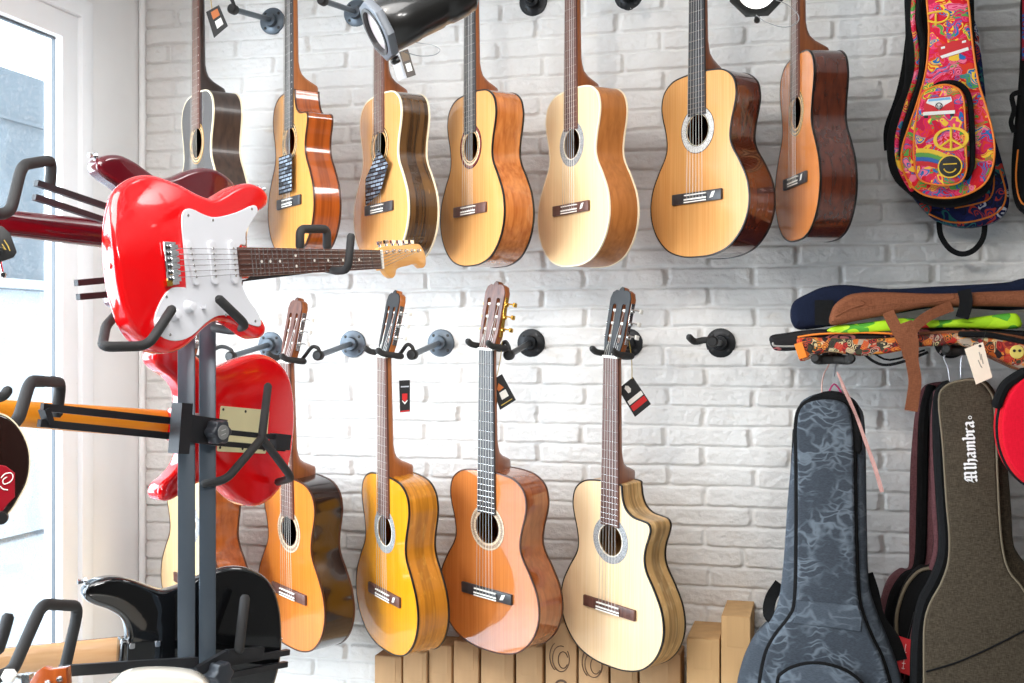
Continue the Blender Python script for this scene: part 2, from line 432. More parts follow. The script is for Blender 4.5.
YSIDE = wood('yellow_striped_sides', rgb(206, 132, 36), rgb(232, 160, 56), 80, 2, .22, .6, .35, (.45, .26, .1, 1))
MEDB = wood('medium_brown_sides', rgb(156, 94, 42), rgb(180, 114, 56), 90, 3, .4, .2)
REDBR = wood('red_brown_sides', rgb(132, 66, 28), rgb(168, 92, 46), 90, 3, .15, 1)
LINBL = plain('black_binding', rgb(22, 18, 16), .3)
LINCR = plain('cream_binding', rgb(238, 222, 190), .3)
LINBR = plain('brown_binding', rgb(70, 36, 20), .3)

def rosette_mat(name, stops):
    if name in MATS: return MATS[name]
    t = NT(name); v = t.coords()
    sp = t.n('ShaderNodeSeparateXYZ'); t.l(v, sp.inputs[0])
    cm = t.n('ShaderNodeCombineXYZ'); t.l(sp.outputs[0], cm.inputs[0]); t.l(sp.outputs[2], cm.inputs[2])
    ln = t.n('ShaderNodeVectorMath', operation='LENGTH'); t.l(cm.outputs[0], ln.inputs[0])
    mr = t.n('ShaderNodeMapRange'); mr.inputs['From Min'].default_value = .04; mr.inputs['From Max'].default_value = .064; t.l(ln.outputs['Value'], mr.inputs[0])
    r = t.ramp(mr.outputs[0], stops, 'CONSTANT')
    ch = t.n('ShaderNodeTexVoronoi'); ch.inputs['Scale'].default_value = 260; t.l(v, ch.inputs['Vector'])
    rr = t.ramp(ch.outputs['Distance'], [(.3, (.55, .55, .55, 1)), (.6, (1.15, 1.15, 1.15, 1))])
    t.l(t.mix(.8, r.outputs[0], rr.outputs[0], 'MULTIPLY'), t.b.inputs['Base Color'])
    t.b.inputs['Roughness'].default_value = .25; t.b.inputs['Coat Weight'].default_value = .6
    MATS[name] = t.m; return t.m
dk = rgb(40, 26, 20)
ROSGREY = rosette_mat('grey_rosette', [(0, rgb(238, 226, 204)), (.16, rgb(150, 150, 150)), (.95, rgb(110, 100, 90))])
ROSRED = rosette_mat('red_black_rosette', [(0, rgb(230, 190, 140)), (.2, dk), (.3, rgb(222, 196, 160)), (.55, rgb(120, 50, 44)), (.85, dk)])
ROSMOS = rosette_mat('mosaic_rosette', [(0, rgb(236, 220, 186)), (.08, dk), (.16, rgb(196, 192, 186)), (.86, dk), (.94, rgb(220, 200, 160))])
ROSBLK = rosette_mat('black_ring_rosette', [(0, rgb(222, 170, 110)), (.3, dk), (.5, rgb(222, 186, 130)), (.7, dk), (.85, rgb(210, 160, 90))])
ROSWH = rosette_mat('white_ring_rosette', [(0, dk), (.12, rgb(206, 180, 150)), (.4, rgb(150, 128, 108)), (.7, rgb(196, 176, 150)), (.9, rgb(160, 120, 84))])

HALF = [(.06, .004), (.118, .024), (.163, .068), (.1845, .125), (.179, .185), (.153, .237), (.127, .277), (.1185, .307), (.1235, .345), (.136, .388), (.140, .422), (.129, .457), (.096, .481), (.05, .489)]
CUTV = [(.06, .004), (.118, .024), (.163, .068), (.1845, .125), (.179, .185), (.153, .237), (.127, .277), (.1185, .307), (.122, .338), (.132, .366), (.138, .390), (.130, .405), (.108, .409), (.078, .413), (.054, .428), (.042, .452), (.038, .478), (.034, .489)]
def body_outline(cut, k=1.0):
    r = CUTV if cut else HALF
    pts = [(0, 0)] + r + [(0, .4905)] + [(-x, z) for x, z in reversed(HALF)]
    return [Vector((p.x * k, p.y)) for p in catmull(pts, 5)]
NUT = .815; HOLE = .338
def head_outline(solid=False):
    return [Vector(p) for p in ((-.026, 0), (.026, 0), (.033, .045), (.0355, .14), (.036, .165), (.030, .183), (.018, .190), (.010, .188), (.006, .196), (0, .199), (-.006, .196), (-.010, .188), (-.018, .190), (-.030, .183), (-.036, .165), (-.0355, .14), (-.033, .045))]
def make_guitar(px_nut, py_bottom, z, phi, label, top, side, neck, board, ros, bind, bridgem=None, cut=False, group=None,
                depth=.098, tuner=STEEL, headm=None, sticker=None, backbind=None, steel=False, tilt=5.0, scale=1.0, name='classical_guitar', label_card=None, hole_r=.042):
    """px_nut: picture column of the nut; py_bottom: picture row of the body's end; z: depth; phi: turn of the face away from the viewer"""
    Pn = P(px_nut, py_bottom, z + .815 * math.sin(math.radians(tilt)))
    v = CAM - Pn; ang = math.atan2(v.y, v.x) - math.radians(phi)          # turned towards the shop window
    yaw = ang + PI / 2
    M = Matrix.Translation(Pn) @ Matrix.Rotation(math.radians(tilt), 4, RGT) @ Matrix.Rotation(yaw, 4, 'Z') @ Matrix.Scale(scale, 4) @ Matrix.Translation((0, .0065, 0))
    g = thing(name, M, label, 'guitar', group)
    bridgem = bridgem or ROSEB; headm = headm or board
    ol = body_outline(cut)
    # sides with a gently domed back
    bm = bmesh.new()
    ys = [0, .02, .05, .08, depth]
    prev = None
    for y in ys:
        r = [bm.verts.new((p.x, y * (1 - .10 * p.y / .49), p.y)) for p in ol]
        if prev: bridge(bm, prev, r)
        prev = r
    link('sides', bm, side, g)
    bm = bmesh.new()
    rg = None
    for ins, dy in ((0, 0), (.02, .003), (.045, .005)):
        r = [bm.verts.new((p.x, depth * (1 - .10 * p.y / .49) + dy, p.y)) for p in inset(ol, ins)]
        if rg: bridge(bm, rg, r)
        rg = r
    fill(bm, [rg]); link('back', bm, side, g)
    # soundboard with its open sound hole
    hc = circle(0, HOLE, hole_r, 36)
    bm = bmesh.new()
    a = ring3(bm, ol, -.0005); h = ring3(bm, hc, -.0005); h2 = ring3(bm, hc, .0025); bridge(bm, h, h2); fill(bm, [a, h])
    link('soundboard', bm, top, g)
    for nm, m, y0, y1 in (('binding', bind, -.0012, .0038), ('back_binding', backbind or bind, depth - .0045, depth + .001)):
        bm = bmesh.new()
        o2 = inset(ol, -.0012); i2 = inset(ol, .0026 if nm == 'binding' else .002)
        rings = []
        for pts, yy in ((i2, y0), (o2, y0), (o2, y1), (i2, y1)):
            rings.append([bm.verts.new((p.x, yy * ((1 - .10 * p.y / .49) if nm != 'binding' else 1), p.y)) for p in pts])
        for i in range(4): bridge(bm, rings[i], rings[(i + 1) % 4])
        link(nm, bm, m, g)
    bm = bmesh.new()
    ring_band(bm, circle(0, 0, .0625, 40), circle(0, 0, hole_r - .001, 40), -.0013, -.0004)
    o = link('rosette', bm, ros, g); o.location = (0, 0, HOLE)
    # bridge
    bz = NUT - .650
    bm = bmesh.new(); box(bm, (0, -.004, bz - .006), (.186, .008, .029)); bevel_all(bm, .002)
    b2 = bmesh.new(); box(b2, (0, -.006, bz - .010), (.086, .010, .018)); bevel_all(b2, .002)
    me = bpy.data.meshes.new('t'); b2.to_mesh(me); b2.free(); bm.from_mesh(me); bpy.data.meshes.remove(me)
    br = link('bridge', bm, bridgem, g)
    bm = bmesh.new(); box(bm, (0, -.0095, bz + .0015), (.080, .006, .0028)); link('saddle', bm, BONE, br)
    bm = bmesh.new(); box(bm, (0, -.0113, bz - .010), (.084, .0012, .004)); box(bm, (0, -.0113, bz - .017), (.084, .0012, .003)); link('tie_block_strip', bm, BONE, br)
    if sticker:
        bm = bmesh.new(); slab(bm, [Vector(p) for p in ((.052, bz - .013), (.064, bz - .011), (.072, bz + .004), (.060, bz + .002))], -.0088, -.0079, .0002, 1)
        link('sticker', bm, BONE, br)
    # neck and heel
    bm = bmesh.new(); prev = None
    secs = [(NUT + .004, .0255, .0255, .020), (NUT - .1, .0265, .0265, .0215), (NUT - .24, .0285, .0275, .024), (.555, .0295, .027, .028), (.540, .030, .026, .036), (.528, .030, .023, .052), (.519, .0295, .019, .072), (.512, .029, .017, .086), (.506, .029, .016, .089), (.484, .029, .016, .089)]
    for zz, wf, wb, dp in secs:
        r = []
        for k in range(13):
            t = PI * k / 12; c = math.cos(t); s = math.sin(t)
            ww = wf * (1 - s) + wb * s if dp > .03 else wf
            r.append(bm.verts.new((c * ww, dp * s ** .75, zz)))
        if prev:
            for i in range(12): bm.faces.new((prev[i], prev[i + 1], r[i + 1], r[i]))
            bm.faces.new((prev[12], prev[0], r[0], r[12]))
        else: bm.faces.new(r)
        prev = r
    bm.faces.new(prev); link('neck', bm, neck, g)
    # fretboard, frets, nut
    zt = HOLE + hole_r - .004
    bm = bmesh.new()
    o = [Vector(p) for p in ((-.0262, NUT), (.0262, NUT), (.031, .49), (.032, zt), (.012, zt), (0, zt + .006), (-.012, zt), (-.032, zt), (-.031, .49))]
    slab(bm, o, -.0065, .0002, .0008, 1); fb = link('fretboard', bm, board, g)
    for k in range(1, 20):
        zf = NUT - .65 * (1 - 2 ** (-k / 12))
        if zf < zt + .003: break
        wv = .0262 + (NUT - zf) / (NUT - .49) * .0048
        bm = bmesh.new(); tube(bm, [(-wv, -.0068, zf), (wv, -.0066, zf)], .0007, 6); link('fret', bm, STEEL, fb)
    bm = bmesh.new(); box(bm, (0, -.0045, NUT + .003), (.053, .009, .006)); link('nut', bm, BONE, g)
    # headstock (tilted back) with slots, rollers and machine heads
    HM = Matrix.Translation((0, -.004, NUT + .005)) @ Matrix.Rotation(math.radians(-13), 4, 'X') @ Matrix.Scale(.91, 4, (0, 0, 1))
    slots = [] if steel else [rounded_rect(s * .0165 - .0065, .038, s * .0165 + .0065, .150, .006) for s in (-1, 1)]
    bm = bmesh.new(); slab(bm, head_outline(), 0, .0035, .0006, 1, holes=slots); bm.transform(HM); link('headstock_veneer', bm, headm, g)
    bm = bmesh.new(); slab(bm, head_outline(), .0036, .021, .001, 2, holes=slots); bm.transform(HM); hd = link('headstock', bm, neck, g)
    for s in (-1, 1):
        bm = bmesh.new(); box(bm, (s * .0358, .012, .095), (.0022, .013, .118)); bevel_all(bm, .0008, 1); bm.transform(HM)
        tm = link('machine_plate', bm, tuner, g)
        for zz in (.058, .095, .132):
            if not steel:
                bm = bmesh.new(); tube(bm, [(s * .008, .008, zz), (s * .033, .008, zz)], .0045, 10); bm.transform(HM); link('string_roller', bm, BONE, tm)
            else:
                bm = bmesh.new(); tube(bm, [(s * .017, -.012, zz), (s * .017, .003, zz)], .004, 10); bm.transform(HM); link('string_post', bm, tuner, tm)
            bm = bmesh.new(); tube(bm, [(s * .037, .015, zz + .004), (s * .045, .030, zz + .004)], .0024, 8)
            lathe(bm, [(.003, -.003), (.0062, -.001), (.0062, .005), (.003, .007)], Matrix.Translation((s * .037, .012, zz)) @ Matrix.Rotation(s * -PI / 2, 4, 'Z'), 10)
            bm.transform(HM); link('tuner_shaft', bm, tuner, tm)
            bm = bmesh.new(); box(bm, (s * .0465, .035, zz + .004), (.006, .013, .013)); bevel_all(bm, .002, 2); bm.transform(HM); link('tuner_button', bm, PEARL if tuner is not GOLD else GOLD, tm)
    # strings
    for k in range(6):
        xn = (k - 2.5) * .0084; xb = (k - 2.5) * .0116
        hx = (-1 if k < 3 else 1) * .0165; hz = (.058, .095, .132)[(k if k < 3 else 5 - k)]
        e = HM @ Vector((hx, -.001 if steel else .004, hz))
        bm = bmesh.new(); tube(bm, [(xb, -.0118, bz - .012), (xb, -.0128, bz + .0015), (xn, -.0098, NUT + .002), tuple(e)], .0005 if k > 2 else .0006, 5); link('string', bm, WOUND if (k < 3 or steel) else NYLON, g)
    if label_card:
        bm = bmesh.new(); slab(bm, [Vector(p) for p in label_card], -.0148, -.0138, .0002, 1)
        cd_ = link('price_card', bm, CARD, None); cd_.matrix_world = M
        tag(cd_, *label_card_text.pop(0))
    bpy.context.view_layer.update()
    return g, M
def card_mat():
    t = NT('striped_card'); n = t.n('ShaderNodeTexBrick'); n.inputs['Scale'].default_value = 1
    n.inputs['Brick Width'].default_value = .034; n.inputs['Row Height'].default_value = .011; n.inputs['Mortar Size'].default_value = .0022
    n.inputs['Color1'].default_value = rgb(150, 160, 172); n.inputs['Color2'].default_value = rgb(46, 50, 56); n.inputs['Mortar'].default_value = rgb(20, 20, 24)
    t.l(t.coords(rot=(PI / 2, 0, 0)), n.inputs[0]); t.l(n.outputs[0], t.b.inputs['Base Color']); t.b.inputs['Roughness'].default_value = .25
    return t.m
CARD = card_mat()
label_card_text = [('striped black and grey card tucked upright under strings of cutaway guitar', 'card'),
                   ('striped black and grey card stuck askew under strings of dark-sided guitar', 'card')]
GU = 'classical guitars hanging on the upper row of hooks'
GL = 'classical guitars hanging on the lower row of hooks'
G = {}
def gz(px, off=.31): u = (px - 512) / FPX; return (D - off) / (u * math.sin(YAW) + math.cos(YAW))
G['U1'] = make_guitar(195, 255, gz(198), 71, 'black-topped acoustic guitar with cream edging behind the red electrics, upper row', BLKTOP, WENGE, DARKN, ROSEB, ROSBLK, LINCR, tilt=0.0, scale=.95, group=GU, steel=True, name='acoustic_guitar', hole_r=.046)
G['U2'] = make_guitar(288, 256, gz(288), 69, 'amber cutaway guitar with flamed koa-brown sides and upright card in strings', AMBER, KOA, CEDARN, EBONY, ROSBLK, LINBR, EBONY, cut=True, tilt=0.0, scale=.95, group=GU, depth=.085, label_card=[(-.055, .185), (.05, .185), (.05, .298), (-.055, .298)])
G['U3'] = make_guitar(378, 263, gz(378), 65, 'amber-topped guitar with cream edging and streaky dark rosewood sides, upper row', HONEY, ROSE, MAHOG, ROSEB, ROSBLK, LINCR, EBONY, tilt=0.0, scale=.95, group=GU, steel=True, label_card=[(-.07, .17), (.03, .20), (.085, .275), (.02, .325), (-.07, .25)], name='acoustic_guitar')
G['U4'] = make_guitar(469, 266, gz(470), 61, 'golden guitar with red and black rosette, grey fretboard, orange-brown sides, black edging', HONEY, SAP, MAHOG, EBONY, ROSRED, LINBL, tilt=0.0, scale=0.955, group=GU)
G['U5'] = make_guitar(570, 266, gz(571), 58, 'pale spruce guitar with grey rosette and medium brown sides, upper row centre', CREAM, MEDB, MAHOG, ROSEB, ROSGREY, LINCR, tilt=0.0, scale=0.955, group=GU, sticker=True)
G['U6'] = make_guitar(696, 257, gz(697), 46, 'golden guitar with wide mosaic rosette and dark red mahogany sides, upper row', HONEY, MAH, MAHOG, EBONY, ROSMOS, LINBL, EBONY, tilt=0.0, scale=0.97, group=GU, sticker=True)
G['U7'] = make_guitar(794, 241, gz(795), 72, 'orange cedar guitar turned nearly sideways, last of upper row by the patterned bag', ORANGE, MAH, MAHOG, ROSEB, ROSBLK, LINBL, EBONY, tilt=0.0, scale=0.955, group=GU, sticker=True)
G['L0'] = make_guitar(190, 636, gz(187), 62, 'peach-topped brown guitar hanging behind the black stand posts, lower row', SPRUCE, REDBR, MAHOG, ROSEB, ROSGREY, LINBR, tilt=5.0, group=GL)
G['L1'] = make_guitar(289, 648, gz(289), 60, 'orange guitar with glossy near-black sides, beside the red electric guitar back', ORANGE, DROSE, MAHOG, ROSEB, ROSWH, LINBR, tilt=5.0, scale=1.01, group=GL)
G['L2'] = make_guitar(384, 651, gz(384), 63, 'yellow-orange guitar with striped sides, black edging and grey rosette, lower row', YELLOW, YSIDE, CEDARN, ROSEB, ROSGREY, LINBL, ROSEB, tilt=5.0, scale=1.018, group=GL, sticker=True, headm=HEADB)
G['L3'] = make_guitar(486, 651, gz(486), 44, 'glossy orange-brown cedar guitar with gold tuners and black bridge, lower row', BROWNC, REDBR, MAHOG, EBONY, ROSWH, LINBR, EBONY, tilt=5.0, group=GL, scale=1.02, tuner=GOLD, headm=ROSEB, sticker=True)
G['L4'] = make_guitar(608, 667, gz(608), 44, 'pale cream cutaway guitar with striped sides, black edging and black headstock', PALE, OVANG, MAHOG, ROSEB, ROSGREY, LINBL, ROSEB, cut=True, tilt=5.0, scale=1.022, group=GL, depth=.086, headm=HEADB)

# ------------------------------------------------------------------ wall hooks
PIPEG = plain('galvanised_pipe', rgb(92, 100, 108), .4, .6)
def screw_spots(n, r): return [(r * math.cos(PI / 4 + 2 * PI * k / n), r * math.sin(PI / 4 + 2 * PI * k / n)) for k in range(n)]
def hanger(px, py, gkey, label, metal, group, tip=None):
    c = W(px, py, .0)
    M = Matrix.Translation(c)
    h = thing('guitar_wall_hook', M, label, 'wall hook', group)
    T = Matrix.Identity(4)
    bm = bmesh.new(); lathe(bm, [(.038, -.004), (.0415, -.006), (.0415, -.012), (.040, -.014), (.023, -.0155), (.020, -.018), (.0185, -.034), (.014, -.0345)], T, 28); link('flange', bm, metal, h)
    for x, z in screw_spots(4, .031):
        bm = bmesh.new(); lathe(bm, [(.005, -.0138), (.005, -.0149), (.003, -.0158)], Matrix.Translation((x, 0, z)), 10); link('screw', bm, BLACK, h)
    L = .265; DZ = -.032 if gkey else .004
    bm = bmesh.new(); tube(bm, [(0, -.03, 0), (0, -L, DZ)], .0085, 12); link('arm', bm, metal, h)
    bm = bmesh.new(); lathe(bm, [(.010, -L + .012), (.0145, -L + .008), (.015, -L - .010), (.011, -L - .015)], Matrix.Translation((0, 0, DZ)), 16); link('end_cap', bm, BLACK, h)
    Mi = M.inverted()
    if gkey:
        GM = Mi @ G[gkey][1]
        U = [GM @ Vector(p) for p in ((.037, -.035, NUT + .024), (.037, -.020, NUT + .014), (.037, .012, NUT + .008), (.034, .036, NUT + .004), (0, .045, NUT), (-.034, .036, NUT + .004), (-.037, .012, NUT + .008), (-.037, -.020, NUT + .014), (-.037, -.035, NUT + .024))]
        mid = GM @ Vector((0, .045, NUT))
        e = Vector((0, -L, DZ))
        bm = bmesh.new(); tube(bm, [e, e + Vector((0, 0, .018)), e.lerp(mid, .35) + Vector((0, 0, .030)), e.lerp(mid, .75) + Vector((0, 0, .012)), mid], .0055, 8, 5, rounded=True); link('bracket', bm, BLACK, h)
        bm = bmesh.new(); tube(bm, U, .0085, 10, 4, rounded=True); link('yoke', bm, RUBBER, h)
    else:
        e = Vector((0, -L, DZ))
        bm = bmesh.new(); tube(bm, [e, e + Vector((-.02, -.005, .004)), e + Vector((-.045, -.012, .0)), e + Vector((-.058, -.03, .012))], .009, 10, 4, rounded=True); link('yoke', bm, RUBBER, h)
    return h
HG = 'pipe hooks screwed to the brick wall'
BLKM = plain('black_iron', rgb(40, 41, 43), .4, .6)
hanger(274, 22, 'U1', 'grey pipe hook at wall top holding the black-topped guitar', PIPEG, HG)
hanger(358, 14, 'U2', 'grey pipe hook at wall top holding the amber cutaway guitar', PIPEG, HG)
hanger(444, 8, 'U3', 'grey pipe hook half hidden behind the large black spotlight', PIPEG, HG)
hanger(534, 3, 'U4', 'black pipe hook at wall top between golden guitar and pale guitar', BLKM, HG)
hanger(629, -3, 'U5', 'black pipe hook cut by picture top between pale and mosaic-rosette guitars', BLKM, HG)
hanger(724, -24, 'U6', 'black pipe hook at the neck top of the mosaic-rosette guitar', BLKM, HG)
hanger(823, -28, 'U7', 'black pipe hook at the neck top of the sideways orange guitar', BLKM, HG)
hanger(272, 345, 'L0', 'grey pipe hook holding the peach-topped guitar behind the stand', PIPEG, HG)
hanger(354, 344, 'L1', 'grey pipe hook holding the orange near-black-sided guitar', PIPEG, HG)
hanger(442, 343, 'L2', 'grey pipe hook holding the yellow-orange guitar', PIPEG, HG)
hanger(532, 343, 'L3', 'black pipe hook holding the glossy cedar guitar with gold tuners', BLKM, HG)
hanger(629, 343, 'L4', 'black pipe hook behind the headstock of the pale cutaway guitar', BLKM, HG)
hanger(721, 343, None, 'empty black pipe hook on bare brick left of the bag pile', BLKM, HG)

# ------------------------------------------------------------------ hang tags
def hang_tag(corners, gkey, anchor, label, parts, z, col=None):
    """corners in the picture (clockwise from the top), card hangs at depth z; parts = [(name, material, quad in uv)]"""
    c = P(sum(p[0] for p in corners) / 4, sum(p[1] for p in corners) / 4, z)
    v = CAM - c; M = frame(c, math.atan2(v.y, v.x) + PI / 2)
    t = thing('hang_tag', M, label, 'tag', 'swing tags on guitars')
    q = [Vector(trace(M, *p)) for p in corners]
    bm = bmesh.new(); slab(bm, q, -.0008, .0008, .0002, 1); link('card', bm, col or BLACK, t)
    for nm, m, uv in parts:
        qq = []
        for a, b in uv:
            qq.append((q[0].lerp(q[1], a)).lerp(q[3].lerp(q[2], a), b))
        bm = bmesh.new(); slab(bm, qq, -.0014, -.0007, .0002, 1); link(nm, bm, m, t)
    top = q[0].lerp(q[1], .5) if anchor is None else Vector(trace(M, *anchor[0]))
    if anchor:
        a = M.inverted() @ (G[gkey][1] @ Vector(anchor[1]))
        bm = bmesh.new(); tube(bm, [a, Vector((top.x, 0, top.y)).lerp(a, .5) + Vector((.004, 0, 0)), (top.x, 0, top.y)], .0011, 6, 4); link('cord', bm, GOLDC, t)
    return t
GOLDC = plain('gold_cord', rgb(196, 166, 80), .5)
TAGW = plain('tag_white_print', rgb(232, 228, 220), .4); TAGO = plain('tag_orange_print', rgb(196, 108, 48), .4); TAGR = plain('tag_red_print', rgb(196, 34, 34), .4); TAGG = plain('tag_grey_back', rgb(190, 192, 198), .4)
def sq(a, b, c, d): return [(a, b), (c, b), (c, d), (a, d)]
hang_tag([(206, 12), (219, 5), (228, 26), (214, 38)], 'U1', ((212, 9), (.03, .01, NUT + .04)), 'small dark tag with white patch hanging beside the black-topped guitar neck', [('picture', TAGO, sq(.3, .1, .8, .4)), ('white_print', TAGW, sq(.35, .5, .8, .8))], gz(205, .33))
hang_tag([(399, 52), (408, 49), (416, 75), (407, 78)], 'U3', ((402, 50), (.035, .01, NUT + .05)), 'narrow brown tag with pale patch hanging below the black spotlight', [('white_print', TAGW, sq(.25, .5, .8, .8)), ('brown_print', plain('tag_brown', rgb(96, 76, 54), .4), sq(.15, .05, .85, .4))], gz(392, .34), plain('tag_dark_brown', rgb(62, 52, 44), .4))
hang_tag([(389, 52), (398, 52), (407, 78), (398, 81)], 'U3', None, 'pale grey tag leaf hanging behind the narrow brown tag', [('grey_print', TAGG, sq(.1, .1, .9, .9))], gz(392, .335), plain('tag_pale_grey', rgb(200, 202, 206), .4))
hang_tag([(399, 380.5), (410, 380), (410, 411.5), (400, 412.5)], 'L2', None, 'narrow black tag with red shield beside the yellow-orange guitar neck', [('red_shield', TAGR, [(.25, .42), (.75, .42), (.75, .6), (.5, .68), (.25, .6)]), ('white_print', TAGW, [(.25, .62), (.5, .7), (.75, .62), (.75, .66), (.5, .76), (.25, .66)]), ('grey_print', TAGG, sq(.15, .18, .9, .22)), ('red_line', TAGR, sq(.05, .95, .95, .99))], gz(384, .3))
hang_tag([(490, 381), (502, 374), (516, 400), (500, 410)], 'L3', ((497, 376), (.036, .02, NUT + .05)), 'black tag with orange picture and white square beside cedar guitar neck', [('picture', TAGO, [(.25, .35), (.5, .2), (.7, .42), (.3, .45)]), ('white_print', TAGW, sq(.3, .5, .75, .75)), ('gold_line', GOLDC, sq(.15, .88, .85, .91))], gz(486, .29))
hang_tag([(618, 389), (633, 377), (651, 404), (635, 417)], 'L4', ((632, 379), (.036, .02, NUT + .06)), 'black tag with red and white print hanging by gold cord from the black headstock', [('white_disc', TAGW, [(.3, .12), (.42, .06), (.54, .12), (.58, .24), (.48, .32), (.34, .30)]), ('white_print', TAGW, sq(.08, .48, .95, .62)), ('red_print', TAGR, sq(.08, .66, .95, .84))], gz(620, .27))

# ------------------------------------------------------------------ the guitar stand and its electric guitars
PSI = math.radians(57)
SD = RGT * math.cos(PSI) + FWD * math.sin(PSI)          # the stand's long direction: away, towards the brick wall
SN = RGT * math.sin(PSI) - FWD * math.cos(PSI)          # its front, turned to the room
POST = P(197, 341.5, 2.45)
def S(px, py, off=0.0):
    """the point seen at a pixel on the stand's plane, moved off towards its front"""
    d = ray(px, py); p0 = POST + SN * off
    t = (p0 - CAM).dot(SN) / d.dot(SN)
    return CAM + d * t
STANDM = plain('stand_black_steel', rgb(44, 45, 48), .38, .3)
POSTM = plain('stand_post_steel', rgb(78, 86, 94), .32, .35)
GRIP = plain('grip_rubber', rgb(36, 35, 35), .7, bumpscale=400)
def bar(bm, a, b, wd, ht, up=UP):
    a, b = Vector(a), Vector(b); t = (b - a).normalized(); sd = t.cross(up).normalized(); u = sd.cross(t)
    vs = [bm.verts.new(p + sd * (x * wd / 2) + u * (z * ht / 2)) for p in (a, b) for x, z in ((-1, -1), (1, -1), (1, 1), (-1, 1))]
    for q in ((0, 1, 2, 3), (7, 6, 5, 4), (0, 4, 5, 1), (1, 5, 6, 2), (2, 6, 7, 3), (3, 7, 4, 0)): bm.faces.new([vs[i] for i in q])
def stand():
    base = Vector((POST.x, POST.y, 0)); M = Matrix.Translation(base)
    st = thing('guitar_stand', M, 'tall black multi-tier guitar stand with twin posts and rubber cradles', 'guitar stand')
    L = lambda p: p - base
    pts = {}
    for px, off in ((186.5, 0.0), (207.5, -.012)):
        p = S(px, 341.5, off); q = L(p); zt = P(px, 318, 2.45).z
        bm = bmesh.new(); box(bm, (0, 0, zt / 2), (.034, .020, zt)); bevel_all(bm, .002, 2)
        bm.transform(Matrix.Translation((q.x, q.y, 0)) @ Matrix.Rotation(math.radians(14.5 + 14), 4, 'Z')); link('post', bm, POSTM, st)
    bm = bmesh.new()
    for a in range(3):
        t = 2 * PI * a / 3 + .4; tube(bm, fillet([(0, 0, .35), (.10 * math.cos(t), .10 * math.sin(t), .30), (.42 * math.cos(t), .42 * math.sin(t), .012)], .05), .014, 10)
    link('tripod_base', bm, STANDM, st)
    def arm(name, pa, pb, off, wd=.006, ht=.020, m=STANDM):
        bm = bmesh.new()
        for (xa, ya), (xb, yb) in zip(pa, pb):
            bar(bm, L(S(xa, ya, off)), L(S(xb, yb, off)), wd, ht)
        o = link(name, bm, m, st, False); return o
    def cradle(pts, r, m=GRIP, name='cradle', rr=.022):
        bm = bmesh.new(); tube(bm, fillet([L(S(x, y, o)) for x, y, o in pts], rr), r, 12, rounded=True); return link(name, bm, m, st)
    # top tier
    arm('arm', [(36, 183), (34, 197)], [(182, 232), (182, 246)], -.045, .012, .011)
    arm('arm', [(76, 283), (78, 297)], [(182, 273), (182, 288)], -.03, .012, .012)
    cradle([(-14, 214, -.03), (10, 214, -.03), (22, 165, -.05), (52, 160, -.11), (50, 186, -.11)], .0105, name='neck_cradle')
    cradle([(300, 247, .05), (300, 229, .05), (327, 229, .05), (327, 247, .05)], .0098, name='neck_cradle', rr=.015)
    cradle([(326, 269, .08), (336, 271, .20), (348, 270, .245), (351, 236, .245)], .0085, name='neck_cradle', rr=.02)
    bm = bmesh.new(); bar(bm, L(S(190, 285, .03)), L(S(330, 268, .04)), .012, .012); link('arm', bm, STANDM, st, False)
    cradle([(172, 309, .21), (148, 346, .21), (102, 347, .20), (106, 326, .12), (120, 310, .03), (185, 300, .02)], .0088, name='body_cradle')
    cradle([(219, 299, .20), (246, 325, .20), (232, 331, .09), (214, 328, .03)], .0088, name='body_cradle')
    # middle tier
    a = arm('arm', [(42, 407), (39, 423)], [(200, 424), (200, 439)], -.02, .010, .014)
    arm('arm', [(214, 431), (214, 443)], [(284, 438), (284, 449)], .01, .010, .011)
    bm = bmesh.new()
    bar(bm, L(S(44, 409, -.02)), L(S(49, 424, -.02)), .02, .012); link('end_bracket', bm, STANDM, st, False); bm = bmesh.new()
    bar(bm, L(S(273, 441, .012)), L(S(287, 442.5, .012)), .022, .034); link('end_bracket', bm, STANDM, st, False)
    bm = bmesh.new(); bar(bm, L(S(175, 428, .028)), L(S(186, 428.5, .028)), .03, .10); bar(bm, L(S(186, 428, .024)), L(S(224, 433, .02)), .012, .055); link('clamp', bm, STANDM, st, False)
    k = L(S(219, 432, .05)); KM = Matrix.Translation(k) @ Matrix.Rotation(math.atan2(SN.y, SN.x) + PI / 2, 4, 'Z')
    bm = bmesh.new()
    n = 36; pr = [(.0235 + .0026 * math.cos(6 * 2 * PI * i / n), 2 * PI * i / n) for i in range(n)]
    slab(bm, [Vector((r * math.cos(t), r * math.sin(t))) for r, t in pr], -.012, .018, .004, 3); bm.transform(KM); kn = link('clamp_knob', bm, plain('knob_black_plastic', rgb(48, 52, 58), .35), st)
    bm = bmesh.new(); slab(bm, circle(0, 0, .0150, 24), -.0135, -.011, .0006, 1); bm.transform(KM); link('knob_badge', bm, plain('knob_grey_badge', rgb(136, 138, 136), .4, .3), kn)
    bm = bmesh.new()
    for a0, a1 in ((-.8, -.15), (.3, .8)):
        slab(bm, [Vector(p) for p in ((-.006, a0 * .008), (.006, a0 * .008 + .003), (.006, a0 * .008 + .0045), (-.006, a0 * .008 + .0015))], -.0141, -.0134, .0001, 1)
    bm.transform(KM); link('badge_mark', bm, plain('badge_white', rgb(190, 190, 188), .4), kn)
    cradle([(6, 428, .10), (18, 421, .08), (30, 381, .05), (61, 382, -.06), (57, 414, -.06)], .0105, name='neck_cradle')
    cradle([(-6, 399, .0), (4, 396, 0), (8, 390, 0)], .0088, name='neck_cradle')
    cradle([(268, 386, -.01), (262, 436, .035)], .0090, name='body_cradle')
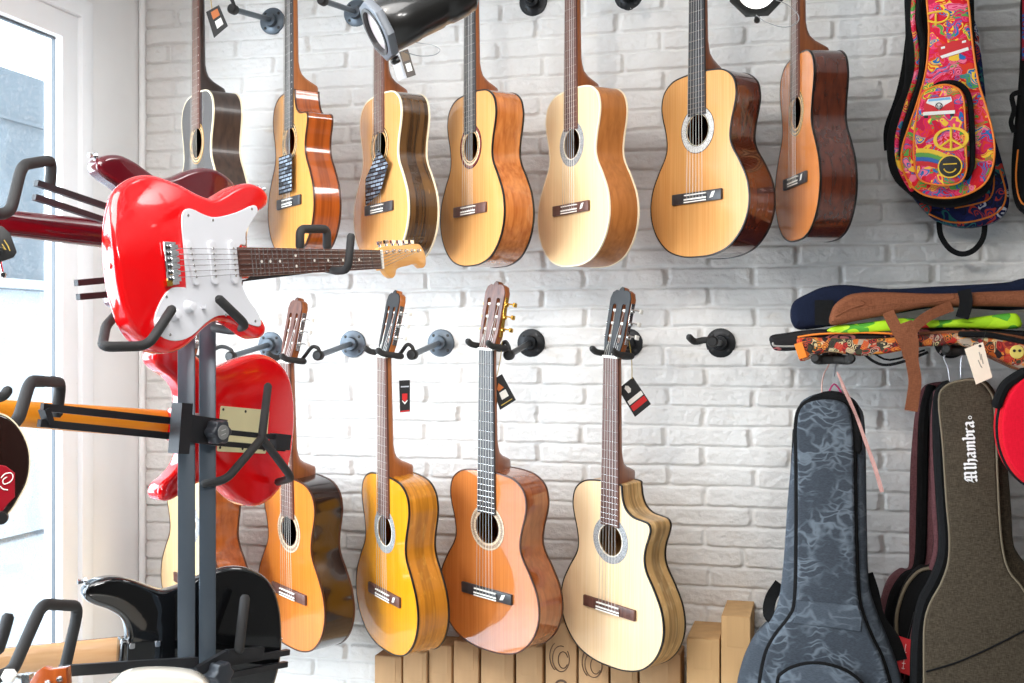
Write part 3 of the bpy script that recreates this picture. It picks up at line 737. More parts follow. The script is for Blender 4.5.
    cradle([(262, 438, .035), (226, 480, .035), (204, 484, .0)], .0088, name='body_cradle')
    cradle([(262, 438, .035), (292, 478, .035), (278, 482, -.06)], .0088, name='body_cradle')
    # bottom tier
    arm('arm', [(60, 671)], [(196, 662)], .02, .012, .020)
    arm('arm', [(200, 668), (204, 680)], [(288, 652), (286, 664)], .03, .012, .012)
    bm = bmesh.new(); bar(bm, L(S(196, 672, .03)), L(S(226, 655, .04)), .012, .02); bar(bm, L(S(226, 655, .04)), L(S(262, 652, .04)), .012, .022); link('clamp', bm, STANDM, st, False)
    bm = bmesh.new(); k = L(S(221, 674, .06)); KM = Matrix.Translation(k) @ Matrix.Rotation(math.atan2(SN.y, SN.x) + PI / 2, 4, 'Z')
    slab(bm, [Vector((r * math.cos(t), r * math.sin(t))) for r, t in pr], -.012, .018, .004, 3); bm.transform(KM); link('clamp_knob', bm, MATS['knob_black_plastic'], st)
    cradle([(-6, 678, .12), (12, 672, .12), (42, 604, .08), (79, 606, -.02), (65, 668, -.02)], .0105, name='neck_cradle', rr=.03)
    cradle([(-2, 650, .0), (4, 632, 0), (8, 617, 0)], .0105, name='neck_cradle')
    cradle([(245, 598, .03), (239, 650, .05)], .0105, name='body_cradle')
    return st
stand()

STRAT = [(60, 3), (115, 22), (150, 60), (161, 105), (149, 150), (124, 190), (110, 225), (113, 258), (126, 288), (142, 314), (150, 336), (145, 355), (130, 361), (114, 353), (100, 334), (80, 315), (54, 304), (30, 303), (29, 330), (-29, 330), (-31, 318), (-54, 320), (-75, 331), (-92, 354), (-103, 380), (-114, 398), (-130, 404), (-145, 394), (-154, 372), (-156, 345), (-148, 313), (-133, 278), (-123, 248), (-131, 212), (-150, 170), (-163, 120), (-155, 70), (-125, 28), (-70, 5), (0, -2)]
def strat_outline():
    p = catmull([(x / 1000, y / 1000) for x, y in STRAT], 4)
    return [Vector(v) for v in p]
PICKG = [(-82, 156), (-97, 164), (-100, 184), (-90, 215), (-86, 245), (-96, 300), (-112, 352), (-100, 362), (-78, 340), (-56, 322), (-33, 318), (-30, 300), (30, 300), (44, 298), (72, 312), (104, 338), (126, 340), (122, 312), (104, 270), (100, 228), (112, 192), (134, 152), (140, 112), (128, 78), (100, 66), (60, 92), (44, 118), (44, 146), (40, 152), (-20, 154), (-55, 154)]
MAPLE = wood('maple_neck', rgb(228, 160, 84), rgb(240, 182, 108), 90, 4, .3, .6)
MAPLEO = wood('amber_maple_neck', rgb(226, 136, 20), rgb(238, 158, 44), 90, 4, .3, .6)
MAPLEP = wood('pale_maple_neck', rgb(214, 162, 112), rgb(226, 180, 132), 90, 4, .35, .4)
RED = plain('red_lacquer', rgb(222, 10, 16), .12, 0, 1)
BURG = plain('burgundy_lacquer', rgb(84, 10, 22), .1, 0, 1)
BLKL = plain('black_lacquer', rgb(12, 12, 13), .08, 0, 1)
CREAML = plain('cream_lacquer', rgb(240, 232, 218), .12, 0, 1)
WHPL = plain('white_pickguard', rgb(218, 218, 222), .25)
CRPL = plain('cream_back_plate', rgb(222, 214, 168), .4)
CHROME = plain('chrome', rgb(220, 220, 222), .08, 1)
def electric(name, label, N, Fn, butt, body, neckm, plate=None, back=None, headm=None, scale=1.0, boardm=None, nk=1.0):
    """N: world direction of the neck, Fn: the way its front faces, butt: world point at the strap-button end"""
    N = N.normalized(); Fn = (Fn - N * Fn.dot(N)).normalized(); X = N.cross(Fn)
    M = Matrix(((X.x, -Fn.x, N.x, butt.x), (X.y, -Fn.y, N.y, butt.y), (X.z, -Fn.z, N.z, butt.z), (0, 0, 0, 1))) @ Matrix.Scale(scale, 4)
    g = thing(name, M, label, 'guitar', 'electric guitars on the stand')
    ol = strat_outline()
    bm = bmesh.new(); slab(bm, ol, -.022, .022, .011, 5); 
    for v in bm.verts:                                             # forearm and belly contours
        x, z = v.co.x, v.co.z
        k = max(0, min(1, ((-x - .055) / .1 + (.16 - z) / .25) * .9)) if x < -.03 else 0
        if v.co.y < 0: v.co.y += .018 * k * k
    link('body', bm, body, g, True, 50)
    bm = bmesh.new(); lathe(bm, [(.006, -.010), (.0045, -.006), (.004, .0), (.008, .003), (.0085, .006)], Matrix.Rotation(PI, 4, 'Z') @ Matrix.Rotation(PI / 2, 4, 'X') @ Matrix.Translation((0, .004, 0)), 12); link('strap_button', bm, CHROME, g)
    bm = bmesh.new(); lathe(bm, [(.006, -.010), (.0045, -.006), (.004, .0), (.008, .003), (.0085, .006)], Matrix.Translation((-.148, 0, .402)) @ Matrix.Rotation(-PI / 2 , 4, 'X') , 12); link('strap_button', bm, CHROME, g)
    if plate:
        po = [Vector((v.x / 1000, v.y / 1000)) for v in catmull(PICKG, 3)]
        bm = bmesh.new(); slab(bm, po, -.0245, -.0212, .001, 1); pg = link('pickguard', bm, plate, g)
        for zz, tl in ((.168, .14), (.222, 0), (.276, 0)):
            bm = bmesh.new(); slab(bm, rounded_rect(-.042, zz - .009, .042, zz + .009, .009), -.031, -.0235, .0015, 2)
            if tl: bm.transform(Matrix.Translation((0, 0, zz)) @ Matrix.Rotation(-tl, 4, 'Y') @ Matrix.Translation((0, 0, -zz)))
            pk = link('pickup', bm, WHPL, pg)
            for q in range(6):
                bm = bmesh.new(); slab(bm, circle((q - 2.5) * .0105, zz + (q - 2.5) * .0105 * math.tan(tl), .0026, 10), -.0318, -.0305, .0003, 1); link('pole_piece', bm, STEEL, pg)
        for x, zz, r in ((.080, .150, .0125), (.092, .112, .0125), (.108, .078, .0125)):
            bm = bmesh.new(); lathe(bm, [(r, -.0236), (r * .92, -.028), (r * .7, -.031), (r * .66, -.039), (r * .5, -.0395)], Matrix.Translation((x, 0, zz)), 20); link('control_knob', bm, WHPL, pg)
        bm = bmesh.new(); box(bm, (.082, -.030, .185), (.006, .014, .005)); link('switch', bm, WHPL, pg)
        for x, zz in ((-.088, .172), (-.080, .235), (-.104, .345), (.116, .325), (.100, .245), (.128, .100), (.06, .10)):
            bm = bmesh.new(); slab(bm, circle(x, zz, .003, 8), -.0250, -.0243, .0002, 1); link('screw', bm, STEEL, pg)
        bm = bmesh.new(); box(bm, (0, -.025, .118), (.078, .004, .030)); bevel_all(bm, .001, 1); br = link('bridge', bm, CHROME, g)
        for q in range(6):
            bm = bmesh.new(); box(bm, ((q - 2.5) * .0115, -.030, .122), (.0092, .007, .020)); bevel_all(bm, .001, 1); link('saddle', bm, CHROME, br)
        bm = bmesh.new(); box(bm, (.036, -.026, .106), (.010, .008, .014)); link('saddle', bm, GOLD, br)
    if back:
        bm = bmesh.new(); slab(bm, rounded_rect(-.045, .085, .048, .225, .004), .0215, .0240, .0006, 1); bp = link('back_plate', bm, back, g)
        for x in (-.038, 0, .04):
            for zz in (.092, .155, .218):
                if x == 0 and zz == .155: continue
                bm = bmesh.new(); slab(bm, circle(x, zz, .003, 8), .0236, .0246, .0002, 1); link('screw', bm, BLACK, bp)
    # neck with its bolt-on plate
    bm = bmesh.new(); slab(bm, rounded_rect(-.026, .250, .026, .318, .004), .0215, .0240, .0008, 1); np_ = link('neck_plate', bm, BLKL if body is BLKL else CHROME, g)
    for x in (-.019, .019):
        for zz in (.259, .309):
            bm = bmesh.new(); slab(bm, rounded_rect(x - .0055, zz - .0055, x + .0055, zz + .0055, .003, 3), .0236, .0255, .0005, 1); link('plate_screw', bm, CHROME, np_)
    NZ = .788 * nk
    bm = bmesh.new(); prev = None
    for zz, wd, dp in ((.27, .028, .016), (.34, .028, .020), (.37, .0275, .017), (.45, .0265, .015), (NZ, .0213, .0135), (NZ + .012, .021, .013)):
        r = []
        for k in range(13):
            t = PI * k / 12; r.append(bm.verts.new((math.cos(t) * wd, -.024 + dp * math.sin(t) ** .8, zz)))
        if prev:
            for i in range(12): bm.faces.new((prev[i], prev[i + 1], r[i + 1], r[i]))
            bm.faces.new((prev[12], prev[0], r[0], r[12]))
        else: bm.faces.new(r)
        prev = r
    bm.faces.new(prev); link('neck', bm, neckm, g)
    bm = bmesh.new(); slab(bm, [Vector(p) for p in ((-.0213, NZ), (.0213, NZ), (.0285, .292), (-.0285, .292))], -.031, -.0238, .0012, 2); fb = link('fretboard', bm, boardm or ROSEB, g)
    SL = NZ - .145
    for k in range(1, 22):
        zf = NZ - SL * (1 - 2 ** (-k / 12)); wv = .0213 + (NZ - zf) / (NZ - .292) * .0072
        bm = bmesh.new(); tube(bm, [(-wv, -.0312, zf), (wv, -.0312, zf)], .0012, 6); link('fret', bm, STEEL, fb)
        if k in (3, 5, 7, 9, 12, 15, 17, 19):
            zm = NZ - SL * (1 - 2 ** (-(k - .5) / 12))
            for x in ((-.011, .011) if k == 12 else (0,)):
                bm = bmesh.new(); slab(bm, circle(x, zm, .0032, 10), -.0314, -.0308, .0002, 1); link('inlay_dot', bm, BONE, fb)
    bm = bmesh.new(); box(bm, (0, -.030, NZ + .003), (.043, .008, .005)); link('nut', bm, BONE, g)
    HO = [(-.021, NZ + .005), (.021, NZ + .005), (.0235, NZ + .020), (.034, NZ + .030), (.043, NZ + .048), (.036, NZ + .062), (.022, NZ + .072), (.016, NZ + .110), (.012, NZ + .150), (.022, NZ + .172), (.014, NZ + .190), (-.010, NZ + .192), (-.030, NZ + .178), (-.036, NZ + .160), (-.032, NZ + .090), (-.030, NZ + .030)]
    ho = [Vector(v) for v in catmull([(p[0], p[1]) for p in HO], 4)]
    bm = bmesh.new(); slab(bm, ho, -.0225, -.009, .0015, 2); hs = link('headstock', bm, headm or MAPLE, g)
    for q in range(6):
        zz = NZ + .034 + q * .0255; x = -.020 + (.003 if q == 0 else 0)
        bm = bmesh.new(); lathe(bm, [(.0048, -.0225), (.0048, -.024), (.003, -.0245), (.003, -.031)], Matrix.Translation((x, 0, zz)), 10); link('tuner_post', bm, CHROME, hs)
        bm = bmesh.new(); box(bm, (x, -.006, zz), (.012, .008, .012)); tube(bm, [(x, -.005, zz), (x - .020, -.005, zz)], .0025, 8); box(bm, (x - .022, -.006, zz), (.008, .006, .014)); link('tuner_key', bm, CHROME, hs)
    for q in range(6):
        x0 = (q - 2.5) * .0105; x1 = (q - 2.5) * .0070
        bm = bmesh.new(); tube(bm, [(x0, -.0338, .124), (x1, -.0335, NZ + .003), (-.020, -.029, NZ + .034 + q * .0255)], .00075 if q < 3 else .0006, 5); link('string', bm, STEEL, g)
    return g, M
def tilted(dirv, deg): return dirv * math.cos(math.radians(deg)) + UP * math.sin(math.radians(deg))
def butt_from_centre(c, N, along=.2, scale=1): return c - N.normalized() * along * scale
def sdir(psi): p = math.radians(psi); return RGT * math.cos(p) + FWD * math.sin(p), RGT * math.sin(p) - FWD * math.cos(p)
d1, n1 = sdir(60); N1 = tilted(d1, 4.0)
electric('electric_guitar', 'bright red electric guitar with white pickguard facing the room, on top tier', N1, n1 + UP * .06, butt_from_centre(S(194, 264, .15), N1), RED, MAPLE, plate=WHPL, nk=.95)
N2 = tilted(-SD, 6.5)
electric('electric_guitar', 'red electric guitar showing its back with cream plate, on middle tier', N2, -SN, butt_from_centre(S(220, 428, -.10), N2, .2, 1.06), RED, MAPLEO, back=CRPL, scale=1.06)
N3 = tilted(-SD, 1.0)
electric('electric_guitar', 'dark burgundy electric guitar seen behind the bright red one, on top tier', N3, -SN, butt_from_centre(S(172, 240, -.11), N3), BURG, BURG, back=BLKL)
d4, n4 = sdir(30); N4 = tilted(-d4, 2.0)
electric('electric_guitar', 'black electric guitar showing its back and screwed neck plate, on lowest tier', N4, -n4, butt_from_centre(P(184, 648, 2.54), N4, .2, 1.04), BLKL, MAPLEP, scale=1.04)
def cream_body():
    c = P(165, 720, 2.12); v = CAM - c; M = frame(c, math.atan2(v.y, v.x) + PI / 2)
    g = thing('cream_guitar', M, 'pale cream guitar edge just showing at picture bottom before the posts', 'guitar')
    ol = [Vector(p) for p in catmull(traces(M, [(104, 704), (114, 687), (132, 678), (160, 676), (190, 678.5), (206, 686), (214, 700), (210, 730), (205, 760), (212, 800), (190, 840), (130, 840), (106, 800), (114, 760)]), 5)]
    bm = bmesh.new(); slab(bm, ol, .004, .07, .004, 3); link('sides', bm, CREAML, g)
    bm = bmesh.new(); slab(bm, ol, -.001, .004, .001, 2); link('soundboard', bm, CREAML, g)
cream_body()

# guitars at the left picture edge, on a nearer stand
def edge_guitars():
    # brown-black body with a red guard
    c = P(-28, 466, 1.9); v = CAM - c; M = frame(c, math.atan2(v.y, v.x) + PI / 2)
    g = thing('sunburst_guitar', M, 'dark brown guitar body with cream edging and red guard at left edge', 'guitar')
    R = traces(M, [(-30, 412), (-8, 412), (8, 417), (20, 429), (28, 446), (30, 464), (27, 482), (19, 498), (10, 512), (-2, 522), (-20, 528), (-50, 528), (-70, 500), (-78, 466), (-70, 430), (-50, 415)])
    ol = [Vector(p) for p in catmull(R, 5)]
    bm = bmesh.new(); slab(bm, ol, 0, .045, .004, 3); link('body', bm, plain('dark_brown_lacquer', rgb(36, 18, 14), .12, 0, 1), g)
    bm = bmesh.new(); ring_band(bm, inset(ol, -.001), inset(ol, .0012), -.001, .003); link('binding', bm, LINCR, g)
    rp = [Vector(p) for p in traces(M, [(-20, 462), (6, 466), (15, 473), (15, 497), (8, 504), (0, 515), (-20, 520)], -.003)]
    bm = bmesh.new(); slab(bm, rp, -.004, .0005, .001, 1); pg = link('pickguard', bm, plain('red_guard', rgb(158, 18, 34), .3), g)
    bm = bmesh.new()
    for st in ([(1, 478), (5, 474), (11, 473), (13, 477), (10, 482), (4, 484), (3, 480), (7, 477)], [(0, 486), (3, 489), (8, 490)]):
        tube(bm, [(p[0], -.0042, p[1]) for p in traces(M, st, -.0042)], .0010, 6, 4)
    link('script_mark', bm, BONE, pg)
    bm = bmesh.new(); a = trace(M, 1, 518, -.01); lathe(bm, [(.010, -.016), (.0105, -.006), (.012, 0)], Matrix.Translation((a[0], 0, a[1])), 16); link('control_knob', bm, BLACK, g)
    bm = bmesh.new(); box(bm, (-.02, -.004, .36), (.05, .02, .56)); bevel_all(bm, .004, 2); link('neck', bm, DARKN, g)
    # black headstock poking in above it
    c = P(-20, 246, 1.9); v = CAM - c; M = frame(c, math.atan2(v.y, v.x) + PI / 2)
    g = thing('black_headstock_guitar', M, 'black guitar headstock with gold mark poking in at left edge', 'guitar')
    hp = [Vector(p) for p in traces(M, [(-60, 232), (-10, 226), (2, 226), (10, 233), (17, 252), (14, 257), (0, 262), (-20, 264), (-60, 262)])]
    bm = bmesh.new(); slab(bm, hp, 0, .014, .0015, 2); hs = link('headstock', bm, BLACK, g)
    bm = bmesh.new(); tube(bm, [(p[0], -.0006, p[1]) for p in traces(M, [(4, 240), (8, 246), (10, 251)])], .0010, 6); tube(bm, [(p[0], -.0006, p[1]) for p in traces(M, [(2, 244), (6, 250)])], .0008, 6); link('gold_mark', bm, GOLDC, hs)
    for px, py in ((1, 250), (3, 275)):
        a = trace(M, px, py); bm = bmesh.new(); lathe(bm, [(.0035, -.006), (.0055, -.002), (.0055, .006)], Matrix.Translation((a[0], 0, a[1])), 14); link('tuner', bm, CHROME, hs)
    bm = bmesh.new(); a = trace(M, 3, 275); b = trace(M, 0, 261); tube(bm, [(a[0], .006, a[1]), (b[0], .006, b[1])], .002, 6); link('tuner_shaft', bm, CHROME, hs)
    a = trace(M, -60, 247); bm = bmesh.new(); box(bm, (a[0] - .12, .006, a[1]), (.28, .02, .046)); bevel_all(bm, .004, 2); link('neck', bm, DARKN, g)
    # orange-brown headstock rising at the bottom left corner
    c = P(46, 700, 1.75); v = CAM - c; M = frame(c, math.atan2(v.y, v.x) + PI / 2 - .5)
    g = thing('orange_headstock_guitar', M, 'orange-brown headstock with white buttons rising at bottom left corner', 'guitar')
    hp = [Vector(p) for p in traces(M, [(24, 720), (27, 686), (36, 672), (42, 668), (50, 670), (66, 668), (67, 686), (66, 720), (60, 760), (34, 760)])]
    bm = bmesh.new(); slab(bm, hp, 0, .016, .0015, 2); hs = link('headstock', bm, wood('orange_headstock', rgb(150, 66, 20), rgb(176, 84, 32), 120, 4, .25, .8), g)
    for px, py in ((60, 679), (48, 683), (56, 694)):
        a = trace(M, px, py); bm = bmesh.new(); lathe(bm, [(.0025, -.006), (.005, -.002), (.005, .001)], Matrix.Translation((a[0], 0, a[1])), 12); link('string_post', bm, STEEL, hs)
    a = trace(M, 24, 681); b = trace(M, 8, 676)
    bm = bmesh.new(); tube(bm, [(a[0] + .01, .01, a[1] - .004), (b[0], .01, b[1])], .0035, 8); box(bm, (a[0], .01, a[1]), (.012, .014, .016)); link('tuner_shaft', bm, STEEL, hs)
    bm = bmesh.new(); slab(bm, [Vector(p) for p in traces(M, [(-2, 678), (2, 671), (10, 671), (14, 677), (10, 684), (2, 685)])], .004, .014, .003, 2); link('tuner_button', bm, PEARL, hs)
    bm = bmesh.new(); a = trace(M, 47, 780); box(bm, (a[0], .008, a[1] - .1), (.045, .02, .3)); bevel_all(bm, .004, 2); link('neck', bm, MAPLEP, g)
edge_guitars()

# ------------------------------------------------------------------ bags
def fabric(name, col, col2=None, scale=500, rough=.9, weave=.25, mottled=.0):
    if name in MATS: return MATS[name]
    t = NT(name); v = t.coords()
    a = t.n('ShaderNodeTexWave', wave_type='BANDS', bands_direction='X'); a.inputs['Scale'].default_value = scale; a.inputs['Distortion'].default_value = 1.5; t.l(v, a.inputs[0])
    b = t.n('ShaderNodeTexWave', wave_type='BANDS', bands_direction='Z'); b.inputs['Scale'].default_value = scale; b.inputs['Distortion'].default_value = 1.5; t.l(v, b.inputs[0])
    n = t.noise(t.coords((110, 110, 700)), 1, 2); n2 = t.noise(t.coords((800, 800, 70)), 1, 2)
    m = t.n('ShaderNodeMath', operation='ADD'); t.l(n, m.inputs[0]); t.l(n2, m.inputs[1])
    h = t.n('ShaderNodeMath', operation='MULTIPLY'); h.inputs[1].default_value = .5; t.l(m.outputs[0], h.inputs[0])
    r = t.ramp(h.outputs[0], [(.38, col), (.62, col2 or col)]); t.l(r.outputs[0], t.b.inputs['Base Color'])
    t.b.inputs['Roughness'].default_value = rough; t.b.inputs['Specular IOR Level'].default_value = .2; 
    t.bump(h.outputs[0], weave, .001)
    MATS[name] = t.m; return t.m
def camo(name, base, light, k=26):
    t = NT(name); v = t.coords()
    d = t.n('ShaderNodeTexNoise'); d.inputs['Scale'].default_value = 9; d.inputs['Detail'].default_value = 3; t.l(v, d.inputs['Vector'])
    mx = t.n('ShaderNodeMix'); mx.data_type = 'VECTOR'; mx.inputs[0].default_value = .12; t.l(v, mx.inputs[4]); t.l(d.outputs['Color'], mx.inputs[5])
    mp = t.n('ShaderNodeMapping'); mp.inputs['Scale'].default_value = (k * .8, k, k * 2.0); t.l(mx.outputs[1], mp.inputs[0])
    vo = t.n('ShaderNodeTexVoronoi', feature='DISTANCE_TO_EDGE'); vo.inputs['Scale'].default_value = 1; t.l(mp.outputs[0], vo.inputs['Vector'])
    ln = t.ramp(vo.outputs['Distance'], [(0, (.75, .75, .75, 1)), (.07, (.5, .5, .5, 1)), (.16, (0, 0, 0, 1))])
    br = t.noise(t.coords(), 13, 3); mask = t.ramp(br, [(.42, (0, 0, 0, 1)), (.56, (1, 1, 1, 1))])
    wv = t.noise(t.coords((150, 150, 700)), 1, 2); dd = tuple(x * .72 for x in base[:3]) + (1,)
    b = t.ramp(wv, [(.35, dd), (.65, base)])
    f = t.mix(1, ln.outputs[0], mask.outputs[0], 'MULTIPLY')
    t.l(t.mix(f, b.outputs[0], light), t.b.inputs['Base Color']); t.b.inputs['Roughness'].default_value = .9; t.b.inputs['Specular IOR Level'].default_value = .2
    t.bump(wv, .25, .001); return t.m
def print_cloth(name, cols, scale=26, stretch=(1, 1, 1.6), dist=.12, seed=0, detail=1):
    """busy printed cloth: bands, blobs and petals in flat colours"""
    t = NT(name); v = t.coords(loc=(seed, seed * .7, seed * .3))
    d = t.n('ShaderNodeTexNoise'); d.inputs['Scale'].default_value = 14; d.inputs['Detail'].default_value = 2; t.l(v, d.inputs['Vector'])
    mx = t.n('ShaderNodeMix'); mx.data_type = 'VECTOR'; mx.inputs[0].default_value = dist; t.l(v, mx.inputs[4]); t.l(d.outputs['Color'], mx.inputs[5])
    mp = t.n('ShaderNodeMapping'); mp.inputs['Scale'].default_value = tuple(scale * x for x in stretch); t.l(mx.outputs[1], mp.inputs[0])
    vo = t.n('ShaderNodeTexVoronoi'); vo.inputs['Scale'].default_value = 1; t.l(mp.outputs[0], vo.inputs['Vector'])
    sp = t.n('ShaderNodeSeparateColor'); t.l(vo.outputs['Color'], sp.inputs[0])
    n = len(cols); c1 = t.ramp(sp.outputs[0], [(i / n, c) for i, c in enumerate(cols)], 'CONSTANT')
    c2 = t.ramp(sp.outputs[1], [(i / n, c) for i, c in enumerate(cols[1:] + cols[:1])], 'CONSTANT')
    ri = t.n('ShaderNodeMath', operation='SINE'); mu = t.n('ShaderNodeMath', operation='MULTIPLY'); mu.inputs[1].default_value = 22 * detail; t.l(vo.outputs['Distance'], mu.inputs[0]); t.l(mu.outputs[0], ri.inputs[0])
    gt = t.n('ShaderNodeMath', operation='GREATER_THAN'); gt.inputs[1].default_value = .25; t.l(ri.outputs[0], gt.inputs[0])
    t.l(t.mix(gt.outputs[0], c1.outputs[0], c2.outputs[0]), t.b.inputs['Base Color']); t.b.inputs['Roughness'].default_value = .7; t.b.inputs['Specular IOR Level'].default_value = .25
    t.bump(t.noise(t.coords(), 40, 3), .35, .006); return t.m
BKF = fabric('black_nylon', rgb(11, 11, 12), rgb(21, 21, 22))
ZIP = fabric('zip_tape', rgb(10, 10, 11), rgb(19, 19, 20), weave=.5)
PIPO = plain('orange_piping', rgb(236, 128, 30), .5)
HIPPIE = print_cloth('red_rainbow_print', [rgb(214, 22, 34), rgb(232, 70, 110), rgb(238, 120, 150), rgb(222, 24, 44), rgb(244, 196, 60), rgb(196, 20, 70), rgb(40, 110, 176), rgb(226, 60, 36), rgb(90, 160, 70), rgb(218, 30, 90)], 34, (1, 1, 2.0), .13)
NAVYP = print_cloth('navy_flower_print', [rgb(22, 28, 70), rgb(26, 34, 84), rgb(18, 20, 50), rgb(30, 40, 100), rgb(190, 60, 50), rgb(22, 28, 70), rgb(200, 200, 210), rgb(40, 110, 110), rgb(24, 30, 80)], 36, (1, 1, 1), .1, 3)
def bagthing(name, px, py, off, yaw, label, cat, group=None):
    c = W(px, py, off); return thing(name, frame(c, yaw), label, cat, group), frame(c, yaw)
def panel(par, M, pts, y0, y1, m, name, r=.012, n=4, steps=3, rb=None):
    ol = [Vector(p) for p in catmull(traces(M, pts, y0), n)] if n > 1 else [Vector(p) for p in traces(M, pts, y0)]
    bm = bmesh.new(); slab(bm, ol, y0, y1, r, steps, rb=rb); return link(name, bm, m, par), ol
def piping(par, M, pts, y, r, m, name='piping', closed=True, n=4):
    q = traces(M, pts, y); q = catmull(q, n, closed)
    bm = bmesh.new(); tube(bm, [(p[0], y, p[1]) for p in q], r, 8, closed=closed, rounded=not closed); return link(name, bm, m, par)
def strap(par, M, pts, wd, m, name='strap', th=.0016, n=4, y=None):
    q = [(lambda t: (t[0], p[2], t[1]))(trace(M, p[0], p[1], p[2])) for p in pts]
    q = catmull3(q, n); bm = bmesh.new()
    tube(bm, q, wd / 2, 10, flat=(th / wd * 2, 1)) if False else ribbon(bm, q, wd, th)
    return link(name, bm, m, par)
def ribbon(bm, q, wd, th):
    """flat strap: wide in the picture plane, thin towards the viewer"""
    N = len(q); prev = None; w_ = wd if hasattr(wd, '__len__') else [wd] * N
    for i in range(N):
        t = (q[min(i + 1, N - 1)] - q[max(i - 1, 0)]).normalized(); s = t.cross(Vector((0, 1, 0)))
        s = s.normalized() if s.length > .05 else Vector((1, 0, 0)); f = s.cross(t).normalized()
        ww = w_[min(int(i * len(w_) / N), len(w_) - 1)]
        r = [bm.verts.new(q[i] + s * (a * ww / 2) + f * (b * th / 2)) for a, b in ((-1, -1), (1, -1), (1, 1), (-1, 1))]
        if prev: bridge(bm, prev, r)
        else: bm.faces.new(r)
        prev = r
    bm.faces.new(prev)
# -- blue-grey camouflage gig bag
BLUE = camo('blue_grey_camouflage', rgb(64, 70, 78), rgb(112, 121, 130), 30)
BLUES = camo('blue_grey_side', rgb(76, 83, 92), rgb(106, 115, 124), 24)
def blue_bag():
    g, M = bagthing('gig_bag', 824, 520, .31, -.06, 'blue-grey camouflage gig bag with black zips hanging right of the cardboard boxes', 'gig bag', 'gig bags hanging on the right')
    back = [(803, 400), (822, 394), (846, 397), (858, 408), (864, 430), (866, 530), (868, 585), (876, 615), (888, 645), (899, 676), (908, 720), (905, 790), (880, 850), (825, 868), (770, 860), (742, 815), (733, 760), (734, 700), (741, 664), (752, 640), (769, 622), (778, 600), (783, 560), (787, 500), (793, 440), (797, 412)]
    panel(g, M, back, .006, .115, BLUES, 'shell', .02)
    front = [(803, 406), (820, 400), (838, 401), (849, 410), (853, 440), (854.5, 520), (857, 590), (862, 615), (872, 640), (883, 664), (893, 710), (890, 780), (868, 835), (824, 850), (780, 842), (759, 800), (756, 740), (760, 690), (766, 656), (776, 636), (790, 618), (796, 600), (797.5, 540), (797.5, 470), (797, 425)]
    fo, ol = panel(g, M, front, -.022, .012, BLUE, 'front_panel', .008)
    piping(g, M, front, -.004, .0085, ZIP, 'zip')
    # second zip along the left side of the shell
    piping(g, M, [(797, 430), (792, 520), (789, 590), (783, 616), (766, 638), (753, 668), (748, 720), (750, 780)], .035, .011, ZIP, 'side_zip', False)
    b, _ = panel(g, M, [(797, 600.5), (857.5, 606), (862, 618), (861, 632), (825, 627), (793, 623), (797, 612)], -.0255, -.018, BLUES, 'handle_band', .002, 1)
    p, _ = panel(g, M, [(777, 690), (783, 673), (806, 664), (832, 666), (856, 678), (868, 700), (872, 760), (850, 820), (800, 815), (772, 770)], -.050, -.015, BLUES, 'pocket', .012)
    piping(p, M, [(777, 690), (783, 673), (806, 664), (832, 666), (856, 678), (868, 700), (872, 760), (850, 820), (800, 815), (772, 770)], -.040, .006, ZIP, 'zip')
    t, _ = panel(g, M, [(806, 400), (822, 392.5), (838, 392.5), (853, 401), (860, 415), (862, 450), (855, 451), (851, 415), (846, 403), (825, 399)], -.012, .05, BKF, 'top_cover', .006, 2)
    strap(g, M, [(780, 584, .08), (771, 598, .05), (769, 614, .03), (777, 622, .02)], .03, BKF, 'strap', .006)
    strap(g, M, [(866, 574, .08), (872, 592, .07), (878, 618, .07), (893, 640, .07), (900, 660, .07)], .035, BKF, 'strap', .006)
blue_bag()
# -- brown canvas gig bag with white blackletter writing
CANV = fabric('brown_canvas', rgb(46, 39, 30), rgb(80, 70, 56), weave=.4)
CANVP = plain('brown_cord_piping', rgb(110, 98, 78), .7)
MARO = fabric('maroon_canvas', rgb(96, 60, 64), rgb(124, 82, 86))
THREAD = plain('white_embroidery', rgb(232, 230, 228), .7)
def nib(bm, pts, M, y, w, ang):
    a = math.radians(ang); d = (math.cos(a) * w / 2, math.sin(a) * w / 2)
    for (x0, z0), (x1, z1) in zip(pts, pts[1:]):
        q = [(x0 - d[0], z0 - d[1]), (x0 + d[0], z0 + d[1]), (x1 + d[0], z1 + d[1]), (x1 - d[0], z1 - d[1])]
        f = [bm.verts.new((a_, y, b_)) for a_, b_ in q]; k = [bm.verts.new((a_, y + .002, b_)) for a_, b_ in q]
        bm.faces.new(f); bm.faces.new(k); bridge(bm, f, k)
